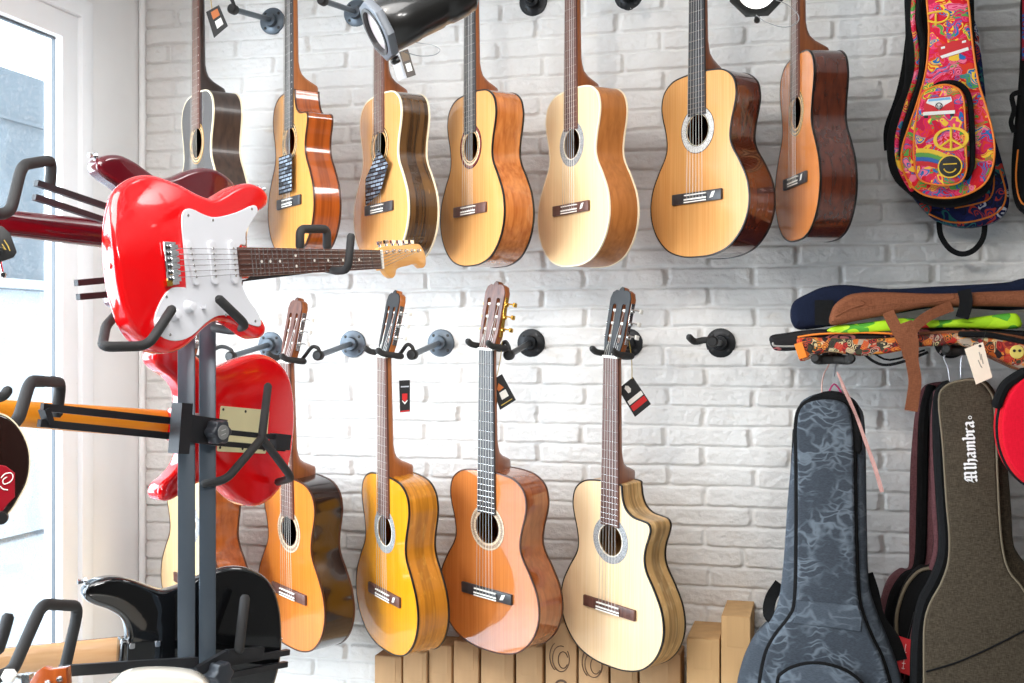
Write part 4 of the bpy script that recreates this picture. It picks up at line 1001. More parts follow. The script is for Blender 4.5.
def brown_bag():
    g, M = bagthing('gig_bag', 972, 500, .33, -.10, 'brown canvas gig bag with white blackletter writing hanging at the right', 'gig bag', 'gig bags hanging on the right')
    side = [(938, 398), (950, 384), (976, 379), (993, 388), (1003, 420), (1011, 500), (1014, 545), (1024, 566), (1045, 590), (1062, 640), (1070, 720), (1050, 800), (980, 830), (915, 800), (908, 720), (916, 640), (922, 606), (934, 582), (942, 560), (940, 500), (935, 440)]
    panel(g, M, side, .01, .13, CANV, 'shell', .02)
    fr = [(939, 400), (946, 386), (962, 380.5), (978, 380.5), (989, 390), (994.5, 410), (998.5, 500), (1002, 545), (1009, 571), (1024, 591), (1040, 630), (1046, 720), (1030, 790), (980, 815), (930, 790), (925, 720), (924, 655), (925, 622), (931, 602), (941, 584), (948.5, 562), (949.5, 535), (946.5, 500), (943, 445)]
    panel(g, M, fr, -.03, .015, CANV, 'front_panel', .008)
    piping(g, M, fr, -.026, .0028, CANVP, 'piping')
    piping(g, M, [(948, 386), (940, 400), (940, 450), (943, 500), (945.5, 540), (943, 562), (934, 584), (924, 604), (918, 640), (917, 700), (920, 790)], .006, .017, BKF, 'side_zip', False)
    piping(g, M, [(926.5, 671.5), (955, 663), (990, 648), (1035, 625)], -.031, .0022, ZIP, 'pocket_seam', False)
    # embroidered word read from the bottom upwards, broad-nib strokes: x along the word, z up
    L_ = {'A': ([(0, .75), (.12, 1.0), (.3, .95), (.3, .1), (.42, 0)], [(.3, .95), (.5, 1.0), (.62, .9), (.62, .12), (.74, 0)], [(.05, .42), (.62, .46)], [(.0, .1), (.16, 0), (.3, .1)], [(-.06, .3), (.06, .55), (.1, .8)]),
          'l': ([(0, 1.0), (.1, .92), (.1, .1), (.2, 0)],),
          'h': ([(0, 1.0), (.1, .92), (.1, 0)], [(.1, .55), (.3, .66), (.42, .55), (.42, .1), (.34, -.12)]),
          'a': ([(.05, .58), (.22, .66), (.36, .56), (.36, .1), (.46, 0)], [(.36, .36), (.14, .32), (.06, .14), (.16, 0), (.36, .1)]),
          'm': ([(0, .62), (.1, .55), (.1, 0)], [(.1, .55), (.26, .66), (.36, .55), (.36, 0)], [(.36, .55), (.52, .66), (.62, .55), (.62, .08), (.7, 0)]),
          'b': ([(0, 1.0), (.1, .92), (.1, .06), (.22, 0), (.4, .1), (.4, .52), (.28, .66), (.1, .56)],),
          'r': ([(0, .62), (.1, .55), (.1, .06), (.18, 0)], [(.1, .55), (.24, .66), (.34, .58)])}
    adv = {'A': .92, 'l': .3, 'h': .56, 'a': .58, 'm': .82, 'b': .54, 'r': .40}
    word = 'Alhambra'; tot = sum(adv[c] for c in word)
    b0 = Vector(trace(M, 977, 481, -.031)); b1 = Vector(trace(M, 973.5, 420, -.031)); up = Vector((trace(M, 965, 481, -.031))) - b0
    ex = (b1 - b0) / tot; ez = up * 1.0
    x = 0
    for c in word:
        bm = bmesh.new()
        for st in L_[c]:
            for (xa, za), (xb, zb) in zip(st, st[1:]):
                a = b0 + ex * (x + xa) + ez * za; b = b0 + ex * (x + xb) + ez * zb
                nib(bm, [a, b], M, -.0325, .0062, 90 + 38)
        link('letter', bm, THREAD, g, False); x += adv[c]
    bm = bmesh.new(); q = Vector(trace(M, 970, 417.5, -.031)); ring_band(bm, circle(q.x, q.y, .0042, 14), circle(q.x, q.y, .0026, 14), -.0325, -.0305); link('trademark_ring', bm, THREAD, g)
brown_bag()
def maroon_bags():
    g, M = bagthing('gig_bag', 925, 500, .12, -.10, 'maroon gig bag with black zips behind the brown canvas bag', 'gig bag', 'gig bags hanging on the right')
    sh = [(920, 392), (930, 384), (950, 384), (966, 400), (972, 500), (975, 570), (990, 600), (1000, 680), (985, 780), (930, 800), (890, 770), (878, 700), (876, 640), (879, 606), (886, 584), (898, 573), (908, 570), (909, 530), (910, 470), (914, 420)]
    panel(g, M, sh, 0, .085, MARO, 'shell', .012)
    piping(g, M, [(931, 388), (924, 420), (922, 500), (919, 565), (905, 578), (893, 600), (888, 640), (890, 700), (900, 770)], -.004, .014, BKF, 'zip', False)
    g, M = bagthing('gig_bag', 940, 520, .19, -.10, 'black and maroon gig bag wedged behind the brown canvas bag, red tag below', 'gig bag', 'gig bags hanging on the right')
    sh = [(930, 398), (940, 386), (960, 386), (975, 400), (980, 500), (985, 575), (1000, 610), (1005, 700), (990, 780), (940, 800), (908, 770), (896, 700), (892, 650), (895, 612), (904, 584), (918, 568), (929, 566), (933, 540), (931, 480), (929, 430)]
    panel(g, M, sh, 0, .055, BKF, 'shell', .012)
    piping(g, M, [(937, 392), (933.5, 430), (935, 500), (937, 545), (932, 568)], -.003, .0085, MARO, 'side_strip', False)
    piping(g, M, [(897, 640), (897, 614), (905, 588), (918, 572), (930, 568)], -.001, .0045, CANVP, 'piping', False)
    piping(g, M, [(926, 590), (917, 615), (910, 650), (905, 683)], -.002, .006, MARO, 'inner_strip', False)
    c = W(902, 655, .25); v = CAM - c; M2 = frame(c, math.atan2(v.y, v.x) + PI / 2)
    t = thing('swing_tag', M2, 'red tag with white writing hanging low beside the brown canvas bag', 'tag')
    bm = bmesh.new(); slab(bm, [Vector(p) for p in traces(M2, [(899, 636), (915, 641), (911, 676), (896, 671)])], -.001, .001, .0003, 1); link('card', bm, plain('tag_bright_red', rgb(190, 24, 30), .4), t)
    bm = bmesh.new()
    for st in ([(903, 669), (904, 660), (905, 650), (906, 644)], [(901.5, 668), (904.5, 668.5)], [(902, 663), (905.5, 663.5)], [(903, 657), (906, 657)], [(903.4, 652), (906.4, 652.4)]):
        tube(bm, [(p[0], -.0013, p[1]) for p in traces(M2, st)], .0007, 5)
    link('writing', bm, TAGW, t)
    bm = bmesh.new(); tube(bm, [(p[0], 0, p[1]) for p in traces(M2, [(907, 640), (910, 628), (914, 612)])], .0008, 5); link('cord', bm, BLACK, t)
maroon_bags()
# -- red round bag at the right edge
def red_bag():
    g, M = bagthing('drum_bag', 1036, 432, .46, -.05, 'round red bag with black edge cut by the right picture edge', 'bag')
    c = Vector(trace(M, 1041, 428)); e = Vector(trace(M, 995, 428)); R = (e - c).length
    zs = (Vector(trace(M, 1041, 372)) - c).length / R
    ov = [Vector((c.x + (p.x) * R, c.y + p.y * R * zs * 1.1)) for p in circle(0, 0, 1, 40)]
    bm = bmesh.new(); slab(bm, ov, -.03, .06, .02, 4); link('shell', bm, fabric('red_nylon_side', rgb(186, 16, 30), rgb(206, 24, 40)), g)
    bm = bmesh.new(); tube(bm, [(p.x, -.016, p.y) for p in inset(ov, .006)], .007, 8, closed=True); link('zip', bm, ZIP, g)
    bm = bmesh.new(); slab(bm, inset(ov, .012), -.036, -.02, .006, 3); link('front_panel', bm, fabric('red_nylon', rgb(200, 8, 34), rgb(214, 12, 42)), g)
    piping(g, M, [(997, 405), (1004, 388), (1014, 379), (1030, 372), (1060, 374)], -.022, .013, BKF, 'top_cover', False)
red_bag()
# -- printed bag hanging at the top right
def hippie_bags():
    g, M = bagthing('printed_bag', 990, 150, .12, -.12, 'navy flower-print bag with black carry loop behind the red rainbow bag', 'bag', 'printed bags hanging at top right')
    sh = [(975, 20), (982, 60), (988, 110), (1002, 160), (1009, 190), (1007, 210), (993, 222), (965, 227), (940, 222), (922, 208), (905, 180), (900, 120), (905, 40), (920, 0), (950, -20)]
    panel(g, M, sh, 0, .06, NAVYP, 'shell', .012)
    piping(g, M, [(929, 214), (950, 222), (975, 221), (998, 212), (1006, 195), (1000, 170)], -.001, .0022, PIPO, 'piping', False)
    piping(g, M, [(955, 208), (975, 204), (990, 198), (994, 180), (990, 160)], -.002, .002, PIPO, 'piping', False)
    strap(g, M, [(939, 222, .03), (941, 236, .02), (950, 249, .015), (962, 254, .01), (974, 250, .01), (983, 238, .015), (985, 222, .03)], .014, BKF, 'carry_loop', .003)
    g, M = bagthing('printed_bag', 945, 110, .25, -.12, 'red rainbow-print bag with orange piping, van picture and yellow peace sign', 'bag', 'printed bags hanging at top right')
    sh = [(905, -30), (925, -42), (962, -42), (973, -20), (975, 40), (983, 95), (993, 130), (996, 160), (990, 185), (975, 198), (950, 205), (925, 202), (906, 190), (890, 172), (886, 140), (893, 110), (903, 85), (905, 40)]
    panel(g, M, sh, .012, .10, BKF, 'shell', .02)
    fr = [(927, -20), (945, -28), (962, -24), (968, 0), (972, 40), (978, 80), (987, 110), (994, 140), (993, 165), (984, 184), (965, 195), (945, 198), (925, 195), (910, 184), (902, 165), (903, 145), (912, 118), (918, 100), (926, 70), (929, 30)]
    panel(g, M, fr, -.012, .02, HIPPIE, 'front_panel', .008)
    piping(g, M, fr, -.009, .0026, PIPO, 'piping')
    piping(g, M, [(915, -10), (913, 20), (917, 50), (916, 75), (905, 110), (897, 140), (900, 168), (912, 190)], .012, .006, HIPPIE, 'side_strip', False)
    piping(g, M, [(919, -10), (919, 20), (923, 45), (920, 80), (911, 108), (904, 130), (901, 155)], -.002, .007, BKF, 'zip', False)
    pk = [(918, 108), (924, 92), (940, 85), (955, 87), (963, 97), (965, 120), (966, 150), (966, 172), (958, 183), (940, 185), (922, 181), (915, 168), (914, 140)]
    p, _ = panel(g, M, pk, -.045, -.010, HIPPIE, 'pocket', .008)
    piping(p, M, pk, -.041, .0024, PIPO, 'piping')
    pk2 = [(926, 112), (932, 90), (945, 83), (960, 85), (969, 98), (972, 130), (972, 165), (966, 178)]
    piping(p, M, pk2, -.026, .007, BKF, 'pocket_zip', False)
    def flat(pts, y, m, name, par=p, n=1): return panel(par, M, pts, y, y + .0022, m, name, .0003, n, 1)[0]
    VW = plain('print_white', rgb(236, 232, 226), .6); VR = plain('print_red', rgb(206, 24, 34), .6); VB = plain('print_blue', rgb(120, 176, 214), .6); VK = plain('print_black', rgb(24, 22, 22), .6); VY = plain('print_yellow', rgb(238, 196, 50), .6); VG = plain('print_green', rgb(92, 160, 70), .6); VS = plain('print_blue_deep', rgb(38, 96, 170), .6)
    v = flat([(924, 104), (926, 98), (952, 95), (954, 101), (955, 113), (924, 115)], -.0465, VR, 'van_picture')
    flat([(926, 103), (928, 99), (951, 96.5), (952, 101), (945, 105), (939, 110), (934, 106)], -.0475, VW, 'van_front', v)
    flat([(928, 101.5), (929, 99.2), (950, 97), (951, 99.5)], -.0480, VB, 'windscreen', v)
    flat([(923, 112), (955, 110), (955, 113.5), (923, 115.5)], -.0478, VW, 'bumper', v)
    c = Vector(trace(M, 939, 106, -.048)); bm = bmesh.new(); ring_band(bm, circle(c.x, c.y, .0085, 20), circle(c.x, c.y, .0065, 20), -.0488, -.046); link('round_badge', bm, VK, v)
    bm = bmesh.new(); tube(bm, [(c.x - .005, -.0484, c.y + .004), (c.x - .002, -.0484, c.y - .005), (c.x, -.0484, c.y + .001), (c.x + .002, -.0484, c.y - .005), (c.x + .005, -.0484, c.y + .004)], .0008, 5); link('badge_mark', bm, VK, v)
    for a in ((924, 115, 928, 118), (950, 113, 954, 116)): flat([(a[0], a[1]), (a[2], a[1]), (a[2], a[3]), (a[0], a[3])], -.0470, VK, 'wheel', v)
    # peace sign
    c = Vector(trace(M, 951, 139, -.047)); R = .0375
    bm = bmesh.new(); ov = lambda r: [Vector((c.x + q.x * r * 1.1, c.y + q.y * r * .78)) for q in circle(0, 0, 1, 28)]
    ring_band(bm, ov(R), ov(R * .80), -.0485, -.0445); link('peace_sign_ring', bm, VY, p)
    bm = bmesh.new()
    for dx, dz in ((0, 1), (0, -1), (-.72, -.7), (.72, -.7)): tube(bm, [(c.x, -.0470, c.y), (c.x + dx * R * 1.0, -.0470, c.y + dz * R * .72)], .0030, 6)
    link('peace_sign_bars', bm, VY, p)
    # rainbow bands under it
    for k, m in enumerate((VY, VG, VS, VR)):
        bm = bmesh.new(); q = traces(M, [(916, 151 + k * 4.2), (928, 151 + k * 4.2), (942, 155 + k * 4.3), (953, 163 + k * 4.2), (958, 172 + k * 3)], -.0455)
        ribbon(bm, [Vector((a[0], -.0458, a[1])) for a in catmull(q, 3, False)], .0115, .0014); link('rainbow_band', bm, m, p)
    # round smiling badge
    c = Vector(trace(M, 950, 166.5, -.049)); bm = bmesh.new(); slab(bm, circle(c.x, c.y, .0275, 28), -.0505, -.046, .001, 2); b = link('round_patch', bm, VK, p)
    bm = bmesh.new(); ring_band(bm, circle(c.x, c.y, .0285, 28), circle(c.x, c.y, .0255, 28), -.0512, -.046); link('patch_edge', bm, VY, b)
    bm = bmesh.new(); tube(bm, [(c.x + .015 * math.cos(t), -.0508, c.y + .015 * math.sin(t)) for t in [math.radians(a) for a in range(200, 345, 15)]], .0016, 6); link('smile', bm, VY, b)
    bm = bmesh.new(); tube(bm, [(c.x - .016, -.0508, c.y + .006), (c.x + .016, -.0508, c.y + .006)], .0016, 6); link('brow_line', bm, VY, b)
    # letter P and bands on the upper panel
    bm = bmesh.new(); tube(bm, [(a[0], -.0135, a[1]) for a in traces(M, [(936, 27), (936, 20), (936, 15)])], .0026, 6); tube(bm, [(a[0], -.0135, a[1]) for a in traces(M, [(928, 15), (938, 13), (947, 13), (949, 17), (945, 22), (937, 24), (928, 22)])], .0026, 6, 4); link('letter', bm, VY, g)
    v = flat([(937, 46), (950, 42), (966, 38), (970, 42), (970, 50), (955, 55), (940, 59)], -.0135, VR, 'van_picture', g)
    flat([(940, 56), (955, 51), (968, 47), (969, 50), (955, 54.5), (942, 58.5)], -.0145, VW, 'bumper', v)
    for a in ((941, 47), (962, 41)): flat([(a[0], a[1]), (a[0] + 4, a[1] - 1), (a[0] + 4, a[1] + 1.2), (a[0], a[1] + 2.2)], -.0145, VW, 'headlamp', v)
    # side carry strap in black
    strap(g, M, [(914, -20, .04), (911, 30, .05), (906, 70, .05), (899, 100, .05), (889, 128, .05), (889, 150, .05)], .024, BKF, 'strap', .008)
    # bag cut by the right edge
    g, M = bagthing('printed_bag', 1034, 140, .15, -.12, 'black bag with blue and red print cut by the right edge, upper shelf', 'bag', 'printed bags hanging at top right')
    sh = [(1022, -10), (1021, 40), (1019, 80), (1015, 120), (1012, 160), (1013, 190), (1020, 208), (1040, 215), (1070, 200), (1078, 150), (1066, 80), (1060, 0), (1040, -20)]
    panel(g, M, sh, 0, .08, BKF, 'shell', .015)
    panel(g, M, [(1022.5, -8), (1022, 60), (1035, 60), (1050, 0)], -.006, .01, print_cloth('blue_red_print', [rgb(24, 70, 130), rgb(150, 20, 40), rgb(30, 80, 150), rgb(120, 16, 36)], 14, (1, 1, 2), .05, 5), 'front_panel', .003, 1)
    piping(g, M, [(1018, 150), (1016, 180), (1022, 203), (1040, 208)], -.004, .0022, PIPO, 'piping', False)
    strap(g, M, [(1020, 92, .0), (1012, 96, -.01), (1014, 110, -.01), (1011, 122, -.01), (1014, 132, .0)], .012, BKF, 'strap', .006)
hippie_bags()

# -- pile of soft bags lying across the hooks
NAVY = fabric('navy_canvas', rgb(10, 16, 34), rgb(18, 26, 48)); TAN = fabric('tan_nylon', rgb(104, 60, 38), rgb(132, 80, 54), weave=.15)
LIME = print_cloth('lime_flower_print', [rgb(170, 214, 30), rgb(178, 222, 40), rgb(160, 206, 30), rgb(80, 160, 50), rgb(176, 220, 40), rgb(206, 50, 40), rgb(172, 216, 34), rgb(186, 226, 60)], 16, (1, 1, 1.6), .08, 2, .4)
SKULL = print_cloth('flower_patch_print', [rgb(176, 46, 34), rgb(206, 128, 50), rgb(196, 176, 132), rgb(50, 40, 40), rgb(176, 70, 46), rgb(120, 30, 32), rgb(160, 142, 124), rgb(60, 60, 44), rgb(196, 96, 36), rgb(40, 32, 34)], 62, (1, 1, 1.2), .06, 7)
PINKB = print_cloth('black_pink_print', [rgb(20, 16, 18), rgb(26, 20, 22), rgb(16, 14, 16), rgb(20, 17, 18), rgb(150, 84, 84), rgb(22, 18, 20), rgb(18, 16, 17)], 26, (.7, 1, 1.8), .05, 9)
def pile():
    G_ = 'soft bags piled on the wall hooks'
    def bag(name, label, off, pts, y0, y1, m, part, n=4, r=.02):
        g, M = bagthing(name, 900, 320, off, 0, label, 'bag', G_)
        panel(g, M, pts, y0, y1, m, part, r, n); return g, M
    g, M = bag('soft_bag', 'navy bag with tan-brown front lying on top of the bag pile', .33, [(790, 312), (794, 301), (808, 293), (824, 286.5), (848, 284.5), (889, 288.5), (938, 286), (1007, 282), (1024, 278), (1060, 276), (1066, 300), (1024, 308), (950, 305), (889, 314), (831, 325), (800, 329), (792, 324)], .0, .25, NAVY, 'shell')
    tp, _ = panel(g, M, [(831, 325), (832, 309), (841, 299), (856, 293), (889, 292), (940, 293.5), (1000, 291), (1050, 291), (1050, 306), (1000, 306), (960, 306), (925, 307), (889, 314.5), (860, 320)], -.022, .02, TAN, 'front_panel', .014)
    piping(tp, M, [(836, 316), (850, 309), (864, 304), (861, 301)], -.022, .0025, TAN, 'crease', False)
    piping(tp, M, [(845, 312), (880, 305), (920, 303), (952, 299), (952, 294)], -.021, .002, TAN, 'crease', False)
    strap(g, M, [(824, 300, -.004), (824, 325, -.004)], .045, BKF, 'strap', .006)
    strap(g, M, [(964, 290, -.026), (966, 303, -.027), (962, 318, -.02)], .03, BKF, 'buckle_strap', .006)
    strap(g, M, [(888, 312, -.025), (896, 328, -.035), (906, 345, -.040), (910, 358, -.042)], .028, TAN, 'shoulder_strap', .004)
    strap(g, M, [(952, 306, -.022), (930, 315, -.03), (914, 328, -.038), (907, 345, -.042), (909, 358, -.044)], .026, TAN, 'shoulder_strap', .004)
    strap(g, M, [(906, 322, -.036), (912, 340, -.043), (912, 360, -.046), (915, 380, -.046), (913, 398, -.046), (911, 411, -.046)], .030, TAN, 'hanging_strap', .003)
    bag('soft_bag', 'lime green flower-print bag in the pile under the tan bag', .335, [(827, 330), (838, 325), (862, 323), (884, 320), (905, 318), (930, 320), (960, 319), (985, 316), (1010, 313), (1019, 315), (1022, 327), (1000, 329), (960, 327.5), (925, 328), (884, 331.5), (850, 334), (833, 333)], .0, .24, LIME, 'shell', 3, .012)
    g, M = bag('soft_bag', 'black bag with pink spots sticking out left of the pile', .34, [(769, 340), (772, 335), (785, 333), (805, 330), (830, 329), (870, 333), (930, 328.5), (985, 329), (1040, 332), (1040, 338), (980, 337), (900, 340), (850, 343), (800, 350), (780, 351), (773, 349)], .02, .24, PINKB, 'shell', 3, .010)
    piping(g, M, [(773, 343), (776, 346), (800, 346), (830, 343)], .022, .003, PEARL if False else plain('grey_zip', rgb(150, 146, 140), .4, .5), 'zip', False)
    piping(g, M, [(798, 337), (820, 334), (860, 332.5), (900, 334)], .012, .0025, PIPO, 'piping', False)
    piping(g, M, [(920, 333.5), (960, 332), (1000, 334.5), (1040, 341)], .008, .004, TAN, 'piping', False)
    g, M = bag('soft_bag', 'flower-patch print bag with orange end at the bottom of the pile', .345, [(797, 344), (800, 337.5), (830, 338), (870, 339), (900, 337), (935, 334), (962, 333), (968, 338), (950, 345), (920, 347), (890, 353), (860, 356), (830, 352), (815, 357), (800, 361)], .005, .23, SKULL, 'shell', 3, .008)
    strap(g, M, [(798, 343, .0), (803, 358, .0)], .020, PIPO, 'orange_end', .004)
    strap(g, M, [(862, 352, .02), (873, 361, .01), (886, 365, .005), (905, 361, .005), (928, 352, .01)], .007, BKF, 'strap', .004)
    strap(g, M, [(850, 352, .02), (870, 352, .01), (890, 360, .01), (925, 350, .02)], .005, BKF, 'strap', .004)
    g, M = bag('soft_bag', 'skull-print bag with yellow faces drooping at the right end of the pile', .36, [(958, 336), (975, 338), (1000, 338), (1024, 342), (1060, 350), (1064, 374), (1030, 372), (1012, 365), (995, 357), (978, 350), (962, 345)], -.01, .2, SKULL, 'shell', 3, .012)
    piping(g, M, [(960, 334), (985, 334.5), (1005, 338), (1040, 346)], -.006, .007, BKF, 'zip', False)
    # round yellow faces of the print
    YF = plain('print_pale_yellow', rgb(214, 196, 96), .6)
    for px, py in ((1017, 352),):
        c = Vector(trace(M, px, py, -.012)); bm = bmesh.new(); slab(bm, circle(c.x, c.y, .016, 20), -.0125, -.008, .001, 1); f = link('yellow_face', bm, YF, g)
        for dx in (-.006, .006):
            bm = bmesh.new(); slab(bm, circle(c.x + dx, c.y + .003, .0035, 12), -.0135, -.011, .0003, 1); link('eye', bm, BLACK, f)
    # the hooks that carry them
    for px, py, nm in ((832, 352, 'black hook arm under the left end of the bag pile'), (950, 343, 'black hook arm under the middle of the bag pile')):
        c = W(px, 343, 0); M = Matrix.Translation(c); h = thing('guitar_wall_hook', M, nm, 'wall hook', 'pipe hooks screwed to the brick wall')
        T = Matrix.Identity(4)
        bm = bmesh.new(); lathe(bm, [(.038, -.004), (.0415, -.006), (.0415, -.012), (.023, -.0155), (.0185, -.034), (.014, -.0345)], T, 28); link('flange', bm, BLKM, h)
        z_ = W(px, py + 7, .3).z - c.z
        bm = bmesh.new(); tube(bm, [(0, -.03, 0), (0, -.12, z_ * .6), (0, -.30, z_)], .0105, 12); link('arm', bm, BLKM, h)
        for s in (-1, 1):
            bm = bmesh.new(); tube(bm, [(0, -.30, z_), (s * .035, -.31, z_ - .002), (s * .042, -.35, z_ + .002)], .012, 12, 4, rounded=True); link('yoke', bm, RUBBER, h)
    # white price tag
    c = W(977, 364, .40); v = CAM - c; M = frame(c, math.atan2(v.y, v.x) + PI / 2)
    t = thing('price_tag', M, 'cream price tag with faint print hanging from the bag pile', 'tag')
    bm = bmesh.new(); slab(bm, [Vector(p) for p in traces(M, [(964.5, 349), (983, 342), (992.5, 377.5), (976, 384.5)])], -.001, .001, .0003, 1); cd_ = link('card', bm, plain('cream_card', rgb(226, 206, 184), .6), t)
    for st in ([(979, 352), (981, 360)], [(981, 354), (983, 364)], [(978, 360), (981, 367)], [(981, 366), (982, 368)]):
        bm = bmesh.new(); tube(bm, [(p[0], -.0012, p[1]) for p in traces(M, st)], .0011, 5); link('print_line', bm, plain('faded_print', rgb(150, 136, 124), .6), cd_)
    bm = bmesh.new(); a = trace(M, 980, 346); slab(bm, circle(a[0], a[1], .0035, 12), -.0016, .0016, .0002, 1); link('eyelet', bm, BLACK, cd_)
    bm = bmesh.new(); tube(bm, [(p[0], 0, p[1]) for p in traces(M, [(980, 346), (984, 338), (986, 330)])], .0008, 5); link('cord', bm, BLACK, t)
pile()
# wire hangers and ties
def wire_hooks():
    WIRE = plain('white_wire', rgb(196, 196, 200), .3, .6); PINKW = plain('pink_wire', rgb(222, 176, 160), .5); RUB = plain('magenta_wire', rgb(176, 40, 100), .5)
    def hk(label, pts, off, m, r=.0022, name='wire_hanger', cat='hanger'):
        c = W(pts[-1][0], pts[-1][1], off); M = frame(c, 0)
        bm = bmesh.new(); tube(bm, [(p[0], 0, p[1]) for p in traces(M, pts)], r, 6, 4, rounded=True)
        o = link(name, bm, m); o.matrix_world = M; tag(o, label, cat, 'wire hangers holding the gig bags'); return o
    hk('pale pink wire hook upright above the blue-grey bag', [(825, 362), (828, 358), (829, 364), (824, 374), (822, 384), (822, 396)], .22, PINKW)
    hk('white wire hook curled above the blue-grey bag', [(832, 361), (834, 355), (837, 360), (835, 368), (834, 376)], .235, WIRE)
    hk('magenta wire loop on the blue-grey bag top', [(828, 394), (834, 384), (841, 392), (843, 398)], .25, RUB)
    hk('crooked wire hook left above the brown canvas bag', [(940, 353), (943, 349), (946, 353), (944, 358), (948, 368), (950, 382)], .3, WIRE)
    hk('straight wire hook right above the brown canvas bag', [(960, 349), (963, 352), (961, 362), (961, 378)], .3, WIRE)
    c = W(862, 440, .35); M = frame(c, 0); g = thing('ribbon', M, 'pale pink ribbon dangling down the right edge of the blue-grey bag', 'ribbon')
    PK = fabric('pale_pink_ribbon', rgb(182, 136, 128), rgb(200, 156, 148), weave=.1)
    strap(g, M, [(837, 372, -.01), (845, 392, -.02), (856, 415, .0), (865, 440, .0), (875, 468, .0), (882, 492, .0)], [.003, .006, .007, .008, .009, .010, .010], PK, 'strap', .0012)
    strap(g, M, [(838, 374, -.008), (850, 400, -.015), (860, 425, .004), (868, 450, .004)], .006, PK, 'strap', .0012)
wire_hooks()

# ------------------------------------------------------------------ cardboard cartons along the wall
def cardboard(name, c):
    t = NT(name); f = t.noise(t.coords((30, 30, 3)), 1, 3); d = tuple(x * .9 for x in c[:3]) + (1,)
    r = t.ramp(f, [(.35, d), (.65, c)]); t.l(r.outputs[0], t.b.inputs['Base Color']); t.b.inputs['Roughness'].default_value = .8; t.b.inputs['Specular IOR Level'].default_value = .2
    return t.m
KB = cardboard('brown_cardboard', rgb(190, 152, 112)); KB2 = cardboard('pale_brown_cardboard', rgb(204, 164, 116)); INK = plain('dark_print_ink', rgb(92, 68, 52), .7); TAPE = plain('brown_tape', rgb(176, 138, 98), .3)
def carton(x0, x1, ytop, off, dep, label, m=KB, logo=0):
    """an upright guitar carton: front face between two picture columns, top front edge at ytop, front face off the wall by off"""
    a = W(x0, ytop, off); b = W(x1, ytop, off); wd = b.x - a.x - .003; h = a.z
    M = Matrix.Translation((a.x + wd / 2 + .0015, a.y, 0)); g = thing('guitar_carton', M, label, 'cardboard box', 'tall cartons standing along the brick wall')
    bm = bmesh.new(); box(bm, (0, dep / 2, h / 2), (wd, dep, h)); bevel_all(bm, .003, 2); link('body', bm, m, g)
    bm = bmesh.new(); box(bm, (0, dep / 2, h + .0006), (wd * .97, dep * .97, .0016)); link('flap', bm, m, g, False)
    bm = bmesh.new(); box(bm, (0, dep * .5, h + .0016), (.045, dep * .9, .0006)); box(bm, (0, -.0005, h - .04), (.045, .0008, .08)); link('tape', bm, TAPE if False else m, g, False)
    if logo:
        y = -.0012
        def ring(c, rx, rz, w_, a0, a1):
            bm = bmesh.new(); n = 28
            tube(bm, [(c[0] + rx * math.cos(math.radians(a0 + (a1 - a0) * k / n)), y, c[1] + rz * math.sin(math.radians(a0 + (a1 - a0) * k / n))) for k in range(n + 1)], w_ * .6, 6); return bm
        zc = h - logo
        for c, rx, rz, a0, a1 in (((0, zc), .024, .036, 70, 400), ((.006, zc - .003), .014, .023, 20, 330), ((-.003, zc + .005), .029, .043, 120, 240)):
            link('emblem_curve', ring(c, rx, rz, .0021, a0, a1), INK, g)
        tx = bpy.data.curves.new('lettering', 'FONT'); tx.body = 'OR'; tx.size = .056; tx.extrude = .0008; tx.align_x = 'LEFT'
        o = bpy.data.objects.new('lettering', tx); COL.objects.link(o); o.parent = g
        o.matrix_local = Matrix.Translation((-.018, -.0012, zc - .055)) @ Matrix.Rotation(PI / 2, 4, 'Y') @ Matrix.Rotation(PI / 2, 4, 'X')
        bpy.context.view_layer.update()
        me = bpy.data.meshes.new_from_object(o); me.materials.clear(); me.materials.append(INK)
        o2 = bpy.data.objects.new('lettering', me); COL.objects.link(o2); o2.parent = g; o2.matrix_local = o.matrix_local.copy()
        bpy.data.objects.remove(o); o2.name = 'lettering'
    return g
carton(374, 402, 656, .13, .10, 'leftmost carton, low one under the yellow-orange guitar')
carton(402.5, 427, 652, .13, .11, 'carton beside the leftmost, partly under the yellow-orange guitar')
carton(428, 452, 645, .12, .11, 'carton between the yellow-orange and cedar guitars, farther left', KB)
carton(453, 479, 641, .13, .12, 'carton with a raised top left of the cedar guitar bottom', KB)
carton(480.5, 514, 649, .13, .09, 'wide carton standing under the glossy cedar guitar')
carton(515.5, 543, 646, .13, .09, 'narrow carton right under the cedar guitar edge')
carton(545, 577, 622, .14, .12, 'tallest dark-printed carton with emblem between cedar and pale guitars', KB, .10)
carton(578, 609, 640, .14, .12, 'printed carton with emblem low under the pale cutaway guitar', KB, .065)
carton(610, 638, 660, .14, .10, 'plain carton mostly hidden under the pale cutaway guitar')
carton(639, 681, 652, .14, .10, 'plain carton under the right edge of the pale cutaway guitar')
carton(686, 720, 638, .21, .20, 'plain carton with visible top left of the tallest tan carton', KB2)
carton(720.5, 751, 616, .21, .20, 'tall tan carton with visible top beside the blue-grey bag', KB2)

